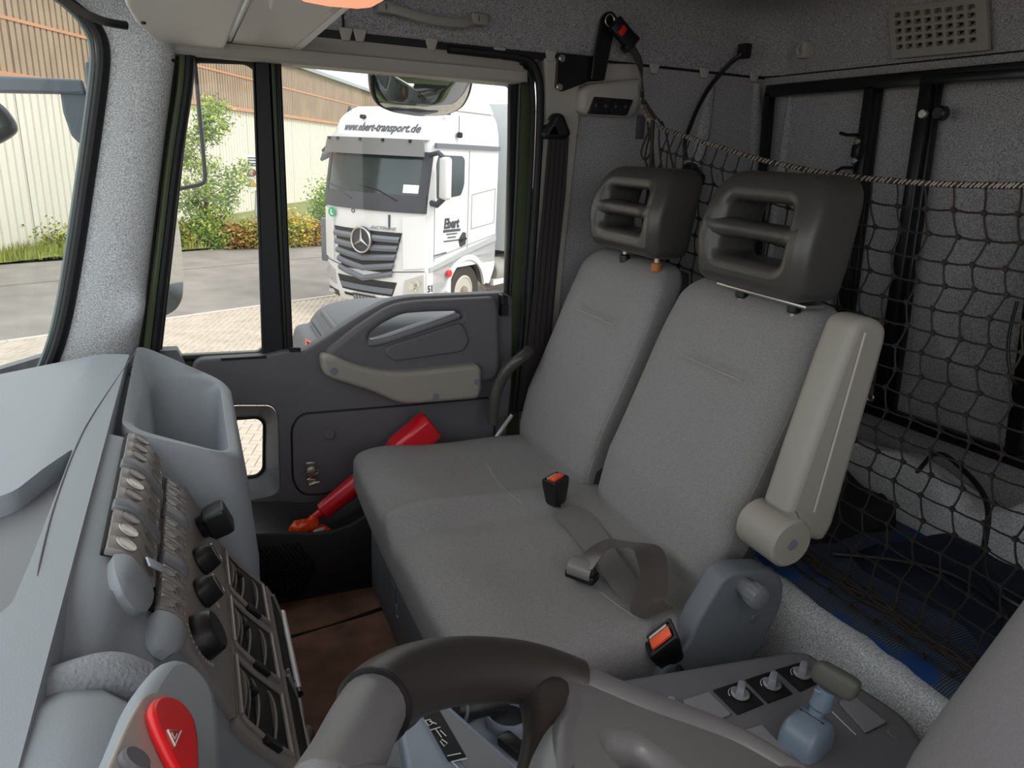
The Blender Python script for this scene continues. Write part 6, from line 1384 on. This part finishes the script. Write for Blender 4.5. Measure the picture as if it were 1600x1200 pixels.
for k in (1.0, .93, .85, .75, .6, .45, .3, .15, .02):
    kk = k*.92; rg.append([kc+kx*(mx_+(x-mx_)*kk)+ky*(my_+(y-my_)*kk)+kn_*(.001+.035*(1-k*k)) for x, y in kout])
obj('convex_glass', m.loft(rg), 'mirror', km, smooth=80)
obj('arm', MB().tube([kc+ky*.10+kx*-.05, kc+ky*.16+np.array((0, -.08, .0)), kc+ky*.20+np.array((0, -.16, .05))], .012, 8), 'black', km)
for a in (584, 592): c = W(a, 113, Y=2.15); obj('pivot_bolt', MB().cyl(c, c+(0, .02, 0), .007, 10), 'black', km)
# main mirror and its loop arm
mm_ = empty('main_mirror', W(262, 500, Y=2.35), 'tall black-framed exterior mirror beside the front edge of the quarter window', 'mirror')
mn = _n((.80, -.60, -.03)); mc = W(262, 400, Y=2.35); mx2 = _n(np.cross(mn, ZV)); mx2 = mx2 if mx2[0] > 0 else -mx2; my2 = np.cross(mx2, mn); my2 = my2 if my2[2] > 0 else -my2
def mpt(a, b): p = WP(a, b, mc, mn); return ((p-mc)@mx2, (p-mc)@my2)
mo = rpoly([mpt(*q) for q in ((200, 290), (262, 296), (274, 312), (283, 370), (288, 430), (286, 468), (276, 486), (254, 498), (200, 504))], .02, 4)
obj('housing', MB().plate(mo, mc-mn*.05, mx2, my2, mn, .05, .012), mat('dark mirror shell', (52, 56, 60), .4), mm_, smooth=50)
cx0, cy0 = np.mean([q[0] for q in mo]), np.mean([q[1] for q in mo]); mi = [(cx0+(x-cx0)*.93, cy0+(y-cy0)*.965) for x, y in mo]
obj('mirror_glass', MB().plate(mi, mc+mn*.0002, mx2, my2, mn, .002, 0), 'mirror', mm_)
obj('arm', MB().tube([W(262, 330, Y=2.37), W(250, 325, Y=2.15), W(252, 320, Y=1.97)], .012, 8), 'black', mm_)
lp = smooth_path([W(a, b, Y=2.2) for a, b in ((300, 60), (305, 100), (312, 180), (319, 255), (320, 280), (313, 288), (290, 293), (262, 299), (235, 305))], 4)
obj('loop_arm', MB().tube(lp, .0055, 8), 'black', label='thin black bent tube mirror arm outside the quarter window', cat='mirror arm')
# front mirror bracket seen through the windscreen
fb = mat('faded blue grey plastic', (118, 128, 136), .5)
br2 = empty('mirror_bracket', W(110, 150, Y=2.15), 'blue grey mirror bracket and arm outside the windscreen corner', 'bracket')
yb = 2.12
o1_ = [(W(a, b, Y=yb)[0], W(a, b, Y=yb)[2]) for a, b in ((-120, 112), (128, 124), (134, 148), (92, 146), (-120, 142))]
obj('arm', ypl(MB(), rpoly(o1_, .006), yb, .05, .006), fb, br2)
o1_ = [(W(a, b, Y=yb)[0], W(a, b, Y=yb)[2]) for a, b in ((92, 140), (160, 146), (160, 240), (135, 236), (110, 212), (97, 175))]
obj('support', ypl(MB(), rpoly(o1_, .006), yb+.01, .05, .006), fb, br2)
o1_ = [(W(a, b, Y=yb)[0], W(a, b, Y=yb)[2]) for a, b in ((134, 98), (142, 95), (165, 106), (165, 160), (137, 156))]
obj('upright', ypl(MB(), rpoly(o1_, .004), yb-.02, .05, .004), fb, br2)
o1_ = [(W(a, b, Y=1.95)[0], W(a, b, Y=1.95)[2]) for a, b in ((-40, 140), (2, 165), (20, 190), (23, 205), (14, 214), (-10, 228), (-60, 235))]
obj('front_mirror', ypl(MB(), rpoly(o1_, .02), 1.95, .06, .02), mat('dark mirror shell', (52, 56, 60), .4), label='rounded dark front mirror at the outer edge of the windscreen', cat='mirror', smooth=50)
# wiper at the foot of the windscreen
a, b = ws(-30, 640), ws(52, 600); o_ = np.array((-.035, 0, .0)); wi = empty('wiper', a, 'black wiper blade resting at the lower corner of the windscreen', 'wiper')
obj('blade', MB().tube([a+o_, b+o_], .006, 8), 'rubber', wi); obj('arm', MB().tube([a+o_*1.5+(0, 0, -.02), (a+b)/2+o_*1.6, b+o_*1.2], .004, 8), 'black', wi)
# dark ribbed wheel cover with red marker below the window
yq = 2.75
wc = empty('wheel_cover', W(600, 520, Y=yq), 'dark grey rounded wheel cover with a red marker outside below the door window', 'wheel cover')
prof_ = [W(a, b, Y=yq) for a, b in ((470, 575), (478, 538), (500, 530), (505, 522), (518, 506), (540, 495), (580, 487), (640, 485), (700, 489), (745, 512), (760, 575))]
prof_ = smooth_path(prof_, 4); rg = []
for dy, k in ((-.16, .90), (-.14, .97), (-.10, 1.0), (.24, 1.0), (.30, .97)):
    cz0 = prof_[0][2]-.05; rg.append([(p[0], p[1]+dy, cz0+(p[2]-cz0)*k) for p in prof_]+[(prof_[-1][0], yq+dy, GZ+1.0), (prof_[0][0], yq+dy, GZ+1.0)])
obj('cover', MB().loft(rg), mat('faded dark cover', (84, 86, 90), .6), wc, smooth=50)
for t in (.22, .3, .4): i = int(len(prof_)*t); p = prof_[i]; obj('rib', MB().tube([p+(0, -.10, .0), p+(0, .22, .0)], .010, 6), mat('faded dark cover', (84, 86, 90), .6), wc)
o1_ = [(W(a, b, Y=yq-.18)[0], W(a, b, Y=yq-.18)[2]) for a, b in ((478, 530), (496, 540), (500, 556), (478, 556))]
obj('red_marker', ypl(MB(), o1_, yq-.20, .04, .004), mat('red marker lens', (214, 50, 44), .3), wc)
obj('stand', MB().box(prof_[6][0]-.1, prof_[6][0]+.1, yq, yq+.1, GZ, GZ+1.02), 'black', wc)
